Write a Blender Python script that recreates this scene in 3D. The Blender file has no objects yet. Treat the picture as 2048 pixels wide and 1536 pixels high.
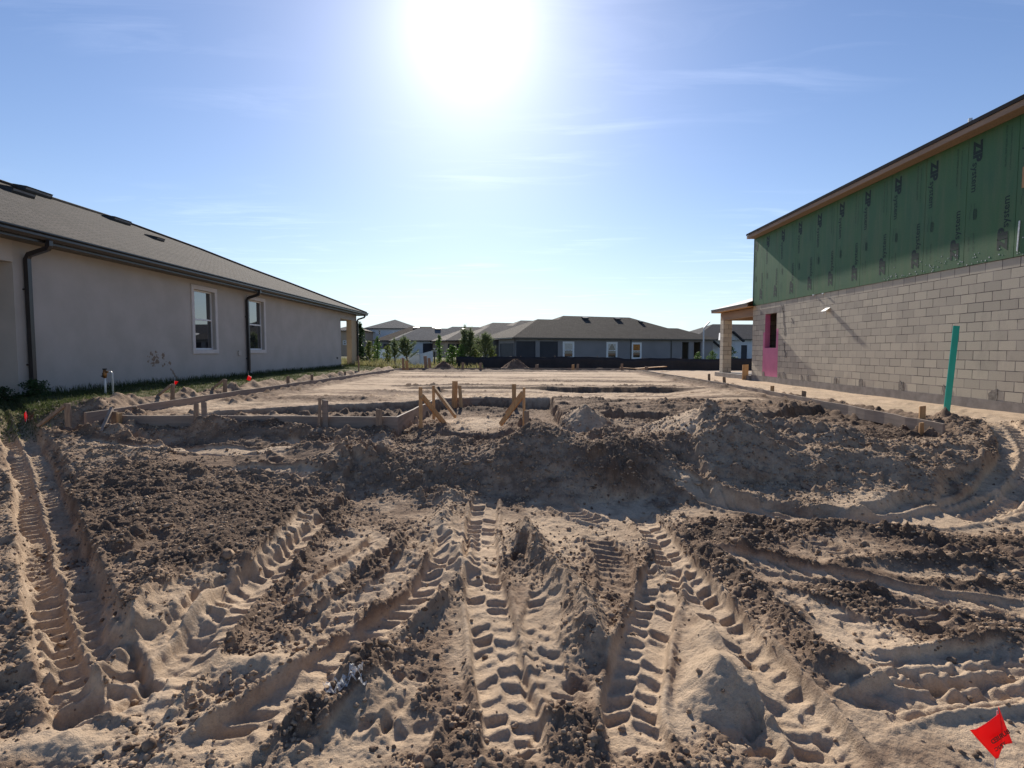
import bpy, math, random
import numpy as np
from mathutils import Vector, Matrix
R = math.radians
sc = bpy.context.scene
COL = sc.collection
# ---------------------------------------------------------------- camera
F = 1110.0                      # focal length in pixels of the 2048 px wide photograph
CAMZ = 1.7
cam = bpy.data.cameras.new('camera'); camo = bpy.data.objects.new('camera', cam); COL.objects.link(camo)
cam.sensor_width = 36; cam.lens = 36 * F / 2048; cam.clip_start = 0.05; cam.clip_end = 3000
camo.location = (0, 0, CAMZ)
camo.rotation_euler = (R(90) - math.atan(67 / F), 0, math.atan(8 / F))
sc.camera = camo
ROT = camo.rotation_euler.to_matrix()
# ---------------------------------------------------------------- sky, sun, exposure
SUN_EL, SUN_AZ = 30.0, -4.7     # azimuth from +Y, positive towards +X
sd = Vector((math.sin(R(SUN_AZ)) * math.cos(R(SUN_EL)), math.cos(R(SUN_AZ)) * math.cos(R(SUN_EL)), math.sin(R(SUN_EL))))
world = bpy.data.worlds.new('World'); sc.world = world; world.use_nodes = True
nt = world.node_tree; N = nt.nodes; L = nt.links; N.clear()
sky = N.new('ShaderNodeTexSky'); sky.sky_type = 'NISHITA'; sky.sun_disc = False
sky.sun_elevation = R(SUN_EL); sky.sun_rotation = R(SUN_AZ); sky.altitude = 0
sky.air_density = 1.0; sky.dust_density = 0.35; sky.ozone_density = 3.0
tc = N.new('ShaderNodeTexCoord')
dot = N.new('ShaderNodeVectorMath'); dot.operation = 'DOT_PRODUCT'; dot.inputs[1].default_value = sd
L.new(tc.outputs['Generated'], dot.inputs[0])
def M(op, a, b=None, c=None, nt_=None):
    n = (nt_ or nt).nodes.new('ShaderNodeMath'); n.operation = op
    for i, v in enumerate((a, b, c)):
        if v is None: continue
        if isinstance(v, (int, float)): n.inputs[i].default_value = v
        else: (nt_ or nt).links.new(v, n.inputs[i])
    return n.outputs[0]
dm1 = M('SUBTRACT', dot.outputs['Value'], 1.0)
halo = M('ADD', M('MULTIPLY', M('EXPONENT', M('MULTIPLY', dm1, 260.0)), 5.0), M('MULTIPLY', M('EXPONENT', M('MULTIPLY', dm1, 55.0)), 1.9))
# thin cirrus streaks high up
sep = N.new('ShaderNodeSeparateXYZ'); L.new(tc.outputs['Generated'], sep.inputs[0])
zc = M('MAXIMUM', sep.outputs['Z'], 0.05)
cmb = N.new('ShaderNodeCombineXYZ'); L.new(M('DIVIDE', sep.outputs['X'], zc), cmb.inputs[0]); L.new(M('DIVIDE', sep.outputs['Y'], zc), cmb.inputs[1])
mp = N.new('ShaderNodeMapping'); mp.inputs['Rotation'].default_value = (0, 0, R(-35)); mp.inputs['Scale'].default_value = (0.9, 3.2, 1)
L.new(cmb.outputs[0], mp.inputs[0])
cn = N.new('ShaderNodeTexNoise'); cn.inputs['Scale'].default_value = 1.1; cn.inputs['Detail'].default_value = 7; cn.inputs['Roughness'].default_value = 0.62; cn.inputs['Distortion'].default_value = 0.8
L.new(mp.outputs[0], cn.inputs['Vector'])
cn2 = N.new('ShaderNodeTexNoise'); cn2.inputs['Scale'].default_value = 0.55; cn2.inputs['Detail'].default_value = 2
L.new(cmb.outputs[0], cn2.inputs['Vector'])
cr = N.new('ShaderNodeMapRange'); cr.inputs[1].default_value = 0.5; cr.inputs[2].default_value = 0.85; L.new(cn.outputs['Fac'], cr.inputs[0])
cr2 = N.new('ShaderNodeMapRange'); cr2.inputs[1].default_value = 0.45; cr2.inputs[2].default_value = 0.62; L.new(cn2.outputs['Fac'], cr2.inputs[0])
cl = M('MULTIPLY', M('MULTIPLY', cr.outputs[0], cr2.outputs[0]), 2.6)
addv = N.new('ShaderNodeMixRGB'); addv.blend_type = 'ADD'; addv.inputs[0].default_value = 1
hz = N.new('ShaderNodeVectorMath'); hz.operation = 'SCALE'; hz.inputs[0].default_value = (1.0, 0.97, 0.92); L.new(halo, hz.inputs['Scale'])
tint = N.new('ShaderNodeMixRGB'); tint.blend_type = 'MULTIPLY'; tint.inputs[0].default_value = 1; tint.inputs[2].default_value = (0.98, 1.05, 1.22, 1); L.new(sky.outputs[0], tint.inputs[1])
hzm = N.new('ShaderNodeMixRGB'); hzm.inputs[2].default_value = (8.0, 9.5, 10.3, 1); L.new(M('MULTIPLY', M('EXPONENT', M('MULTIPLY', M('MAXIMUM', sep.outputs['Z'], 0.0), -9.0)), 0.92), hzm.inputs[0]); L.new(tint.outputs[0], hzm.inputs[1])
L.new(hzm.outputs[0], addv.inputs[1]); L.new(hz.outputs[0], addv.inputs[2])
addc = N.new('ShaderNodeMixRGB'); addc.blend_type = 'ADD'; addc.inputs[0].default_value = 1
cz = N.new('ShaderNodeVectorMath'); cz.operation = 'SCALE'; cz.inputs[0].default_value = (0.9, 0.88, 0.9); L.new(cl, cz.inputs['Scale'])
L.new(addv.outputs[0], addc.inputs[1]); L.new(cz.outputs[0], addc.inputs[2])
bg = N.new('ShaderNodeBackground'); bg.inputs['Strength'].default_value = 0.077; L.new(addc.outputs[0], bg.inputs['Color'])
wo = N.new('ShaderNodeOutputWorld'); L.new(bg.outputs[0], wo.inputs['Surface'])
sl = bpy.data.lights.new('sun', 'SUN'); sl.energy = 5.0; sl.angle = R(0.55); sl.color = (1.0, 0.915, 0.79)
so = bpy.data.objects.new('sun', sl); COL.objects.link(so); so.rotation_euler = (-sd).to_track_quat('-Z', 'Y').to_euler(); so.location = (0, 0, 30)
sc.view_settings.view_transform = 'Standard'; sc.view_settings.look = 'None'; sc.view_settings.gamma = 1; sc.view_settings.exposure = 0.38
sc.cycles.max_bounces = 5; sc.cycles.diffuse_bounces = 3
# ---------------------------------------------------------------- projection helpers: pixel of the photo + a known distance or plane -> place in the scene
def ray(px, py): return ROT @ Vector(((px - 1024) / F, -(py - 768) / F, -1.0))
def at(px, py, Y):
    d = ray(px, py); return Vector((0, 0, CAMZ)) + d * (Y / d.y)
def onz(px, py, z):
    d = ray(px, py); return Vector((0, 0, CAMZ)) + d * ((z - CAMZ) / d.z)
def onx(px, py, X):
    d = ray(px, py); return Vector((0, 0, CAMZ)) + d * (X / d.x)
# ---------------------------------------------------------------- tagging / linking
def tag(o, label=None, cat=None, group=None, kind=None):
    if label: o['label'] = label
    if cat: o['category'] = cat
    if group: o['group'] = group
    if kind: o['kind'] = kind
    return o
def thing(name, label, cat, loc=(0, 0, 0), group=None):
    o = bpy.data.objects.new(name, None); o.empty_display_size = 0.2; COL.objects.link(o); o.location = loc
    return tag(o, label, cat, group)
def worigin(o):
    v = Vector(o.location)
    while o.parent: o = o.parent; v = v + Vector(o.location)
    return v
class MB:
    def __init__(s): s.v = []; s.f = []; s.mi = []; s.cur = 0
    def add(s, vs, fs):
        n = len(s.v); s.v += [tuple(v) for v in vs]; s.f += [tuple(i + n for i in f) for f in fs]; s.mi += [s.cur] * len(fs); return s
    def box(s, x0, x1, y0, y1, z0, z1, top=1, bot=1):
        v = [(x0,y0,z0),(x1,y0,z0),(x1,y1,z0),(x0,y1,z0),(x0,y0,z1),(x1,y0,z1),(x1,y1,z1),(x0,y1,z1)]
        return s.add(v, [(3,2,1,0),(4,5,6,7),(0,1,5,4),(1,2,6,5),(2,3,7,6),(3,0,4,7)])
    def beam(s, a, b, w, h, up=(0,0,1), jit=0.0):
        a = Vector(a); b = Vector(b); d = (b - a).normalized(); up = Vector(up)
        if abs(d.dot(up)) > 0.98: up = Vector((0, 1, 0))
        r = d.cross(up).normalized(); u = r.cross(d).normalized(); v = []
        for p in (a, b):
            for sx, su in ((-1,-1),(1,-1),(1,1),(-1,1)): v.append(p + r * (sx * w / 2) + u * (su * h / 2))
        return s.add(v, [(3,2,1,0),(4,5,6,7),(0,1,5,4),(1,2,6,5),(2,3,7,6),(3,0,4,7)])
    def tube(s, pts, rad, n=10, sq=False):
        pts = [Vector(p) for p in pts]; rings = []
        if not isinstance(rad, (list, tuple)): rad = [rad] * len(pts)
        base = len(s.v); vs = []
        for i, p in enumerate(pts):
            d = (pts[min(i+1, len(pts)-1)] - pts[max(i-1, 0)]).normalized()
            up = Vector((0, 0, 1)) if abs(d.z) < 0.95 else Vector((0, 1, 0))
            r = d.cross(up).normalized(); u = r.cross(d).normalized()
            for k in range(n):
                a = 2 * math.pi * (k + 0.5) / n
                vs.append(p + r * (math.cos(a) * rad[i]) + u * (math.sin(a) * rad[i]))
        fs = []
        for i in range(len(pts) - 1):
            for k in range(n):
                k2 = (k + 1) % n; fs.append((i*n+k, i*n+k2, (i+1)*n+k2, (i+1)*n+k))
        fs.append(tuple(range(n-1, -1, -1))); fs.append(tuple((len(pts)-1)*n + k for k in range(n)))
        return s.add(vs, fs)
    def poly(s, pts): return s.add(pts, [tuple(range(len(pts)))])
    def prism(s, pts, off):
        n = len(pts); off = Vector(off); vs = [Vector(p) for p in pts] + [Vector(p) + off for p in pts]
        fs = [tuple(range(n-1, -1, -1)), tuple(range(n, 2*n))] + [(i, (i+1) % n, (i+1) % n + n, i + n) for i in range(n)]
        return s.add(vs, fs)
    def build(s, name, mat, parent=None, smooth=False, bevel=0):
        o_ = worigin(parent) if parent else None
        me = bpy.data.meshes.new(name)
        if parent: vs = [(v[0]-o_.x, v[1]-o_.y, v[2]-o_.z) for v in s.v]; loc = (0, 0, 0)
        else:
            c = Vector((sum(v[0] for v in s.v), sum(v[1] for v in s.v), 0)) / len(s.v); c.z = min(v[2] for v in s.v)
            vs = [(v[0]-c.x, v[1]-c.y, v[2]-c.z) for v in s.v]; loc = c
        me.from_pydata(vs, [], s.f); me.update()
        for m in (mat if isinstance(mat, (list, tuple)) else [mat]): me.materials.append(m)
        if len(me.materials) > 1: me.polygons.foreach_set('material_index', s.mi)
        if smooth: me.polygons.foreach_set('use_smooth', [True] * len(me.polygons))
        import bmesh
        bm = bmesh.new(); bm.from_mesh(me); bmesh.ops.recalc_face_normals(bm, faces=bm.faces); bm.to_mesh(me); bm.free()
        o = bpy.data.objects.new(name, me); COL.objects.link(o); o.location = loc
        if parent: o.parent = parent
        if bevel:
            b = o.modifiers.new('bevel', 'BEVEL'); b.width = bevel; b.segments = 2; b.limit_method = 'ANGLE'
        return o
# ---------------------------------------------------------------- materials
def new_mat(name):
    m = bpy.data.materials.new(name); m.use_nodes = True
    n = m.node_tree.nodes; b = n['Principled BSDF']
    return m, m.node_tree, b
def setp(b, **k):
    for a, v in k.items():
        nm = {'rough': 'Roughness', 'metal': 'Metallic', 'spec': 'Specular IOR Level', 'ior': 'IOR', 'trans': 'Transmission Weight', 'coat': 'Coat Weight', 'alpha': 'Alpha'}[a]
        b.inputs[nm].default_value = v
def col4(c): return (c[0], c[1], c[2], 1)
def pos_node(t):
    g = t.nodes.new('ShaderNodeNewGeometry'); return g.outputs['Position']
def noise(t, vec, scale, detail=4, rough=0.55, dist=0):
    n = t.nodes.new('ShaderNodeTexNoise'); n.inputs['Scale'].default_value = scale; n.inputs['Detail'].default_value = detail
    n.inputs['Roughness'].default_value = rough; n.inputs['Distortion'].default_value = dist; t.links.new(vec, n.inputs['Vector']); return n.outputs['Fac']
def rng(t, v, a, b, c=0.0, d=1.0):
    n = t.nodes.new('ShaderNodeMapRange'); t.links.new(v, n.inputs[0])
    for i, x in enumerate((a, b, c, d)): n.inputs[i+1].default_value = x
    return n.outputs[0]
def mix(t, fac, a, b, bt='MIX'):
    n = t.nodes.new('ShaderNodeMixRGB'); n.blend_type = bt
    for i, v in enumerate((fac, a, b)):
        if isinstance(v, (int, float)): n.inputs[i].default_value = v
        elif isinstance(v, tuple): n.inputs[i].default_value = col4(v)
        else: t.links.new(v, n.inputs[i])
    return n.outputs[0]
def scalev(t, vec, s):
    n = t.nodes.new('ShaderNodeMapping'); n.inputs['Scale'].default_value = s; t.links.new(vec, n.inputs[0]); return n.outputs[0]
def bump(t, b, h, strength=0.5, dist=0.01):
    n = t.nodes.new('ShaderNodeBump'); n.inputs['Strength'].default_value = strength; n.inputs['Distance'].default_value = dist
    t.links.new(h, n.inputs['Height']); t.links.new(n.outputs[0], b.inputs['Normal']); return n
def mat(name, c1, c2=None, scale=3.0, rough=0.8, bs=0, bd=0.01, bscale=None, detail=5, stretch=None, lo=0.35, hi=0.65, **k):
    m, t, b = new_mat(name); c2 = c2 or tuple(x * 0.8 for x in c1)
    p = pos_node(t)
    if stretch: p = scalev(t, p, stretch)
    f = rng(t, noise(t, p, scale, detail), lo, hi)
    t.links.new(mix(t, f, c1, c2), b.inputs['Base Color']); setp(b, rough=rough, **k)
    if bs: bump(t, b, noise(t, p, bscale or scale * 6, 4), bs, bd)
    return m
MT = {}
MT['stucco'] = mat('grey stucco', (0.405, 0.37, 0.33), (0.465, 0.425, 0.385), 1.3, 0.9, 0.5, 0.004, 90)
MT['stucco_light'] = mat('pale stucco', (0.50, 0.45, 0.40), (0.44, 0.40, 0.355), 1.3, 0.9, 0.5, 0.004, 90)
MT['stucco_lit'] = mat('stucco tinted by light', (0.50, 0.38, 0.24), (0.44, 0.33, 0.21), 1.0, 0.9, 0.4, 0.004, 80)  # pillar only: stucco coloured yellower for the light falling on it
MT['trim'] = mat('white window trim', (0.62, 0.57, 0.54), (0.56, 0.52, 0.49), 4, 0.7, 0.2, 0.002, 60)
MT['vinyl'] = mat('white vinyl', (0.74, 0.73, 0.72), (0.68, 0.67, 0.66), 6, 0.4)
MT['bronze'] = mat('dark bronze gutter', (0.030, 0.026, 0.026), (0.020, 0.018, 0.018), 5, 0.32)
MT['black'] = mat('black metal', (0.02, 0.02, 0.022), (0.03, 0.03, 0.03), 9, 0.5)
MT['vent_lit'] = mat('painted lit vent sheet', (0.25, 0.25, 0.26), (0.20, 0.20, 0.21), 9, 0.25)  # paler than the black vent body, the sun on it put into the colour
MT['wood'] = mat('new form lumber', (0.56, 0.33, 0.15), (0.40, 0.22, 0.10), 5, 0.8, 0.3, 0.002, 40, stretch=(6, 6, 0.8))
MT['wood_grey'] = mat('weathered form board', (0.28, 0.22, 0.18), (0.20, 0.155, 0.125), 2.5, 0.85, 0.4, 0.003, 30, stretch=(1, 1, 7))
MT['wood_dirty'] = mat('dirty stake lumber', (0.30, 0.215, 0.15), (0.20, 0.14, 0.10), 7, 0.85, 0.4, 0.003, 40, stretch=(5, 5, 1))
MT['fascia'] = mat('bare fascia lumber', (0.34, 0.225, 0.15), (0.26, 0.17, 0.11), 1.2, 0.75, 0.2, 0.002, 30, stretch=(1, 0.5, 6))
MT['felt'] = mat('black roofing felt', (0.016, 0.017, 0.022), (0.028, 0.028, 0.034), 3, 1.0, spec=0.1)
MT['sheath_top'] = mat('pale roof underlayment', (0.62, 0.60, 0.55), (0.52, 0.50, 0.46), 2, 0.6)
MT['concrete'] = mat('raw concrete', (0.30, 0.27, 0.24), (0.21, 0.185, 0.165), 4, 0.9, 0.5, 0.006, 25)
MT['mortar'] = mat('wet mortar patch', (0.13, 0.115, 0.10), (0.28, 0.25, 0.215), 14, 0.9, 0.8, 0.01, 40)
MT['pink'] = mat('pink waterproofing paint', (0.62, 0.17, 0.30), (0.55, 0.145, 0.26), 3, 0.6, 0.15, 0.002, 40)
MT['teal'] = mat('teal painted board', (0.018, 0.42, 0.335), (0.015, 0.37, 0.295), 3, 0.45)
MT['pvc'] = mat('white pvc', (0.70, 0.70, 0.68), (0.62, 0.62, 0.60), 10, 0.35)
MT['brass'] = mat('dull brass', (0.40, 0.20, 0.07), (0.25, 0.12, 0.05), 30, 0.45, metal=0.7)
MT['galv'] = mat('bare galvanised metal', (0.75, 0.75, 0.75), (0.6, 0.6, 0.6), 20, 0.35, metal=0.3)
MT['screen'] = mat('dark insect screen', (0.018, 0.020, 0.028), (0.03, 0.03, 0.04), 0.8, 0.6)
MT['silt'] = mat('black silt fence fabric', (0.014, 0.013, 0.016), (0.026, 0.022, 0.024), 1.2, 0.7, 0.6, 0.03, 3, stretch=(2, 2, 0.6))
MT['red'] = mat('red flag plastic', (0.80, 0.012, 0.015), (0.72, 0.010, 0.012), 8, 0.45)
MT['ink'] = mat('dark flag ink', (0.09, 0.004, 0.006), (0.07, 0.003, 0.005), 8, 0.5)
MT['print'] = mat('faded panel print', (0.006, 0.018, 0.016), (0.012, 0.032, 0.026), 25, 0.7)
MT['tape'] = mat('white marker strip', (0.75, 0.78, 0.78), (0.5, 0.55, 0.55), 30, 0.6)
MT['pale'] = mat('pale sealant spot', (0.7, 0.72, 0.72), (0.5, 0.5, 0.5), 30, 0.6)
MT['bgwhite'] = mat('white far wall', (0.62, 0.64, 0.66), (0.56, 0.58, 0.60), 0.8, 0.85)
MT['bggrey'] = mat('grey far wall', (0.25, 0.235, 0.235), (0.22, 0.205, 0.205), 0.5, 0.9)
MT['bgtan'] = mat('tan far wall', (0.42, 0.31, 0.22), (0.38, 0.28, 0.20), 0.5, 0.9)
MT['bark'] = mat('brown bark', (0.12, 0.085, 0.06), (0.07, 0.05, 0.035), 12, 0.9, 0.6, 0.01, 30)
MT['lamp'] = mat('pale street light metal', (0.60, 0.61, 0.62), (0.5, 0.5, 0.52), 3, 0.4)
MT['curtain'] = mat('pale curtain', (0.60, 0.56, 0.50), (0.5, 0.46, 0.4), 5, 0.9)
MT['orange'] = mat('painted orange room glow', (0.55, 0.22, 0.04), (0.2, 0.08, 0.02), 8, 0.8)  # glow of a lit room put into the pane colour, nothing emits
# window glass: dark, mirror like
def glass(name, tint=(0.02, 0.022, 0.026), ior=2.2):
    m, t, b = new_mat(name); b.inputs['Base Color'].default_value = col4(tint); setp(b, rough=0.015, ior=ior, spec=0.8); return m
MT['glass'] = glass('window glass'); MT['glass_far'] = glass('far window glass', (0.012, 0.013, 0.017), 1.5)
# film
m, t, b = new_mat('clear plastic film'); b.inputs['Base Color'].default_value = (0.85, 0.85, 0.85, 1); setp(b, rough=0.3, alpha=0.4, ior=1.45); MT['film'] = m
# concrete block wall
def block_mat(name, tone=1.0):
    m, t, b = new_mat(name); p = pos_node(t)
    s = t.nodes.new('ShaderNodeSeparateXYZ'); t.links.new(p, s.inputs[0])
    c = t.nodes.new('ShaderNodeCombineXYZ')
    u = M('ADD', s.outputs['X'], s.outputs['Y'], None, t); v = M('SUBTRACT', s.outputs['Z'], 0.68, None, t)
    t.links.new(u, c.inputs[0]); t.links.new(v, c.inputs[1])
    # slightly wobbling joints
    br = t.nodes.new('ShaderNodeTexBrick'); br.offset = 0.5; br.inputs['Scale'].default_value = 1
    br.inputs['Brick Width'].default_value = 0.4064; br.inputs['Row Height'].default_value = 0.2032
    br.inputs['Mortar Size'].default_value = 0.0085; br.inputs['Mortar Smooth'].default_value = 0.15; br.inputs['Bias'].default_value = 0.0
    br.inputs['Color1'].default_value = (0.0, 0, 0, 1); br.inputs['Color2'].default_value = (1, 1, 1, 1); br.inputs['Mortar'].default_value = (0.5, 0.5, 0.5, 1)
    wob = t.nodes.new('ShaderNodeMixRGB'); wob.blend_type = 'LINEAR_LIGHT'; wob.inputs[0].default_value = 0.006
    nn = t.nodes.new('ShaderNodeTexNoise'); nn.inputs['Scale'].default_value = 6; t.links.new(c.outputs[0], nn.inputs['Vector'])
    t.links.new(c.outputs[0], wob.inputs[1]); t.links.new(nn.outputs['Color'], wob.inputs[2]); t.links.new(wob.outputs[0], br.inputs['Vector'])
    base = mix(t, br.outputs['Color'], (0.46*tone, 0.41*tone, 0.325*tone), (0.61*tone, 0.545*tone, 0.42*tone))
    base = mix(t, rng(t, noise(t, p, 60, 3), 0.3, 0.7, 0, 0.35), base, (0.30*tone, 0.26*tone, 0.23*tone))
    st = rng(t, noise(t, scalev(t, p, (1, 1, 0.6)), 1.6, 6, 0.65), 0.56, 0.75, 0, 0.45)
    base = mix(t, st, base, (0.26*tone, 0.215*tone, 0.19*tone))
    # joints: some dark and open, some smeared pale
    jn = rng(t, noise(t, p, 2.3, 3), 0.42, 0.58)
    jc = mix(t, jn, (0.10*tone, 0.085*tone, 0.078*tone), (0.33*tone, 0.285*tone, 0.25*tone))
    t.links.new(mix(t, br.outputs['Fac'], base, jc), b.inputs['Base Color']); setp(b, rough=0.95)
    h = M('SUBTRACT', M('MULTIPLY', noise(t, p, 110, 3), 0.35, None, t), br.outputs['Fac'], None, t)
    bump(t, b, h, 0.8, 0.006); return m
MT['block'] = block_mat('concrete block wall')
# shingles
def shingle(name, c1, c2, c3, m_=0.42):
    m, t, b = new_mat(name); p = pos_node(t)
    s = t.nodes.new('ShaderNodeSeparateXYZ'); t.links.new(p, s.inputs[0]); c = t.nodes.new('ShaderNodeCombineXYZ')
    u = M('ADD', M('MULTIPLY', s.outputs['X'], 0.8, None, t), s.outputs['Y'], None, t)
    t.links.new(u, c.inputs[0]); t.links.new(M('MULTIPLY', s.outputs['Z'], 2.6, None, t), c.inputs[1])
    br = t.nodes.new('ShaderNodeTexBrick'); br.offset = 0.37; br.inputs['Scale'].default_value = 1; br.inputs['Brick Width'].default_value = 0.28
    br.inputs['Row Height'].default_value = 0.14; br.inputs['Mortar Size'].default_value = 0.016; br.inputs['Mortar Smooth'].default_value = 0.4
    br.inputs['Color1'].default_value = (0, 0, 0, 1); br.inputs['Color2'].default_value = (1, 1, 1, 1); br.inputs['Mortar'].default_value = (0, 0, 0, 1)
    t.links.new(c.outputs[0], br.inputs['Vector'])
    base = mix(t, br.outputs['Color'], c1, c2)
    base = mix(t, rng(t, noise(t, p, 55, 3), 0.4, 0.65, 0, 0.8), base, c3)
    base = mix(t, rng(t, noise(t, p, 0.9, 5), 0.4, 0.7, 0, 0.35), base, c1)
    base = mix(t, br.outputs['Fac'], base, tuple(x * 0.35 for x in c1))
    t.links.new(base, b.inputs['Base Color']); setp(b, rough=0.95, spec=0.2)
    bump(t, b, M('SUBTRACT', M('MULTIPLY', noise(t, p, 90, 2), 0.5, None, t), br.outputs['Fac'], None, t), 0.7, 0.01); return m
MT['shingle'] = shingle('brown grey shingles', (0.024, 0.020, 0.018), (0.078, 0.066, 0.057), (0.13, 0.112, 0.096))
MT['shingle_brown'] = shingle('brown shingles', (0.06, 0.042, 0.034), (0.11, 0.078, 0.062), (0.13, 0.095, 0.075))
MT['shingle_grey'] = shingle('grey shingles', (0.10, 0.10, 0.105), (0.17, 0.17, 0.175), (0.20, 0.20, 0.20))
MT['shingle_tan'] = shingle('tan grey shingles', (0.15, 0.13, 0.11), (0.22, 0.19, 0.165), (0.26, 0.23, 0.20))
MT['shingle_dark'] = shingle('dark slate shingles', (0.035, 0.036, 0.042), (0.065, 0.066, 0.075), (0.08, 0.08, 0.09))
# green sheathing panels
m, t, b = new_mat('green wall sheathing'); p = pos_node(t)
f = rng(t, noise(t, p, 1.1, 4), 0.35, 0.7); g2 = rng(t, noise(t, scalev(t, p, (3, 3, 0.35)), 2.2, 5), 0.45, 0.75, 0, 0.6)
c_ = mix(t, f, (0.068, 0.155, 0.062), (0.052, 0.135, 0.066)); c_ = mix(t, g2, c_, (0.125, 0.165, 0.085))
c_ = mix(t, rng(t, noise(t, p, 45, 3), 0.45, 0.7, 0, 0.35), c_, (0.03, 0.075, 0.045))
t.links.new(c_, b.inputs['Base Color']); setp(b, rough=0.6, spec=0.3); bump(t, b, noise(t, p, 50, 4), 0.3, 0.003); MT['zip'] = m
def leaf(name, c1, c2, sub=0.15):
    m, t, b = new_mat(name); p = pos_node(t)
    f = rng(t, noise(t, p, 9, 2), 0.3, 0.7); t.links.new(mix(t, f, c1, c2), b.inputs['Base Color']); setp(b, rough=0.55, spec=0.35)
    # thin leaves let light through
    tr = t.nodes.new('ShaderNodeBsdfTranslucent'); t.links.new(mix(t, f, tuple(x*1.6 for x in c1), tuple(x*1.6 for x in c2)), tr.inputs[0])
    mx = t.nodes.new('ShaderNodeMixShader'); mx.inputs[0].default_value = sub * 2; out = t.nodes['Material Output']
    t.links.new(b.outputs[0], mx.inputs[1]); t.links.new(tr.outputs[0], mx.inputs[2]); t.links.new(mx.outputs[0], out.inputs['Surface']); return m
MT['needle'] = leaf('pine needles', (0.09, 0.125, 0.05), (0.17, 0.20, 0.095))
MT['leaf'] = leaf('green leaves', (0.05, 0.11, 0.02), (0.11, 0.17, 0.04))
MT['leaf_yel'] = leaf('yellow green leaves', (0.16, 0.17, 0.04), (0.10, 0.14, 0.04))
MT['leaf_dark'] = leaf('dark leaves', (0.025, 0.05, 0.018), (0.04, 0.075, 0.025))
MT['grass'] = leaf('lawn grass', (0.022, 0.042, 0.012), (0.085, 0.10, 0.032))
MT['weeds'] = leaf('meadow weeds', (0.14, 0.16, 0.055), (0.30, 0.25, 0.13))
MT['red'] = leaf('red flag plastic film', (0.85, 0.010, 0.014), (0.80, 0.009, 0.012), 0.14)
# ================================================================ GROUND
def hsh(ix, iy, seed):
    h = (ix.astype(np.int64) * 374761393 + iy.astype(np.int64) * 668265263 + seed * 974634777) & 0xFFFFFFFF
    h = ((h ^ (h >> 13)) * 1274126177) & 0xFFFFFFFF
    h = ((h ^ (h >> 16)) * 2246822519) & 0xFFFFFFFF
    return ((h ^ (h >> 15)) & 0xFFFFFF).astype(np.float32) / 16777216.0
def vn(x, y, s):
    ix = np.floor(x); iy = np.floor(y); fx = x - ix; fy = y - iy
    fx = fx*fx*fx*(fx*(fx*6-15)+10); fy = fy*fy*fy*(fy*(fy*6-15)+10)
    a = hsh(ix, iy, s); b_ = hsh(ix+1, iy, s); c = hsh(ix, iy+1, s); d = hsh(ix+1, iy+1, s)
    return (a + (b_-a)*fx + (c-a)*fy + (a-b_-c+d)*fx*fy) * 2 - 1
def fbm(x, y, f, o, s, g=0.5):
    r = 0; a = 1; n = 0
    for i in range(o):
        th = 0.7*i; c, q = math.cos(th), math.sin(th)
        r = r + a * vn((x*c-y*q)*f + i*7.3, (x*q+y*c)*f + i*3.1, s+i); n += a; a *= g; f *= 2.03
    return r / n
def clods(x, y, cell, s, prob=0.7, rmin=0.2, rmax=0.62):
    gx = x / cell; gy = y / cell; ix = np.floor(gx); iy = np.floor(gy); out = np.zeros_like(x)
    for dx in (-1, 0, 1):
        for dy in (-1, 0, 1):
            cx = ix+dx; cy = iy+dy
            px = cx + hsh(cx, cy, s); py = cy + hsh(cx, cy, s+1); r = (rmin + (rmax-rmin) * hsh(cx, cy, s+2)**2) * (hsh(cx, cy, s+3) < prob)
            el = 0.7 + 0.6*hsh(cx, cy, s+4); ang = 3.14*hsh(cx, cy, s+5)
            ddx = gx-px; ddy = gy-py; ca = np.cos(ang); sa = np.sin(ang)
            d2 = ((ddx*ca+ddy*sa)*el)**2 + ((ddy*ca-ddx*sa)/el)**2
            out = np.maximum(out, np.sqrt(np.maximum(r*r - d2, 0)))
    return out * cell
def sst(a, b, x):
    t_ = np.clip((x-a)/(b-a), 0, 1); return t_*t_*(3-2*t_)
def grow(a, b, d0, k):
    o = [a]
    while o[-1] < b: o.append(o[-1] + max(d0, k*abs(o[-1])))
    return o
xr = grow(0, 2.2, 0.0066, 0); xr = xr + grow(xr[-1], 11, 0.0066, 0.0042)[1:]; xr = xr + grow(xr[-1], 600, 0.06, 0.05)[1:]
XS = np.array([-v for v in xr[::-1]][:-1] + xr, np.float32)
yr = grow(1.25, 5, 0.0058, 0.0031); yr = yr + grow(yr[-1], 9.2, 0.012, 0.0021)[1:]; yr = yr + grow(yr[-1], 13, 0.01, 0.0036)[1:]; yr = yr + grow(yr[-1], 36, 0.05, 0.0062)[1:]; yr = yr + grow(yr[-1], 900, 0.25, 0.05)[1:]
yb = [-v for v in grow(0, 60, 0.25, 0.2)[::-1]]; yb = [v for v in yb if v < 1.0] + [0.5, 0.9, 1.1]
YS = np.array(sorted(set(yb)) + yr, np.float32)
X, Y = np.meshgrid(XS, YS); SH = X.shape
def bbox(x0, x1, y0, y1):
    i0 = max(np.searchsorted(XS, x0)-1, 0); i1 = min(np.searchsorted(XS, x1)+1, len(XS)); j0 = max(np.searchsorted(YS, y0)-1, 0); j1 = min(np.searchsorted(YS, y1)+1, len(YS))
    return slice(j0, j1), slice(i0, i1)
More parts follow.
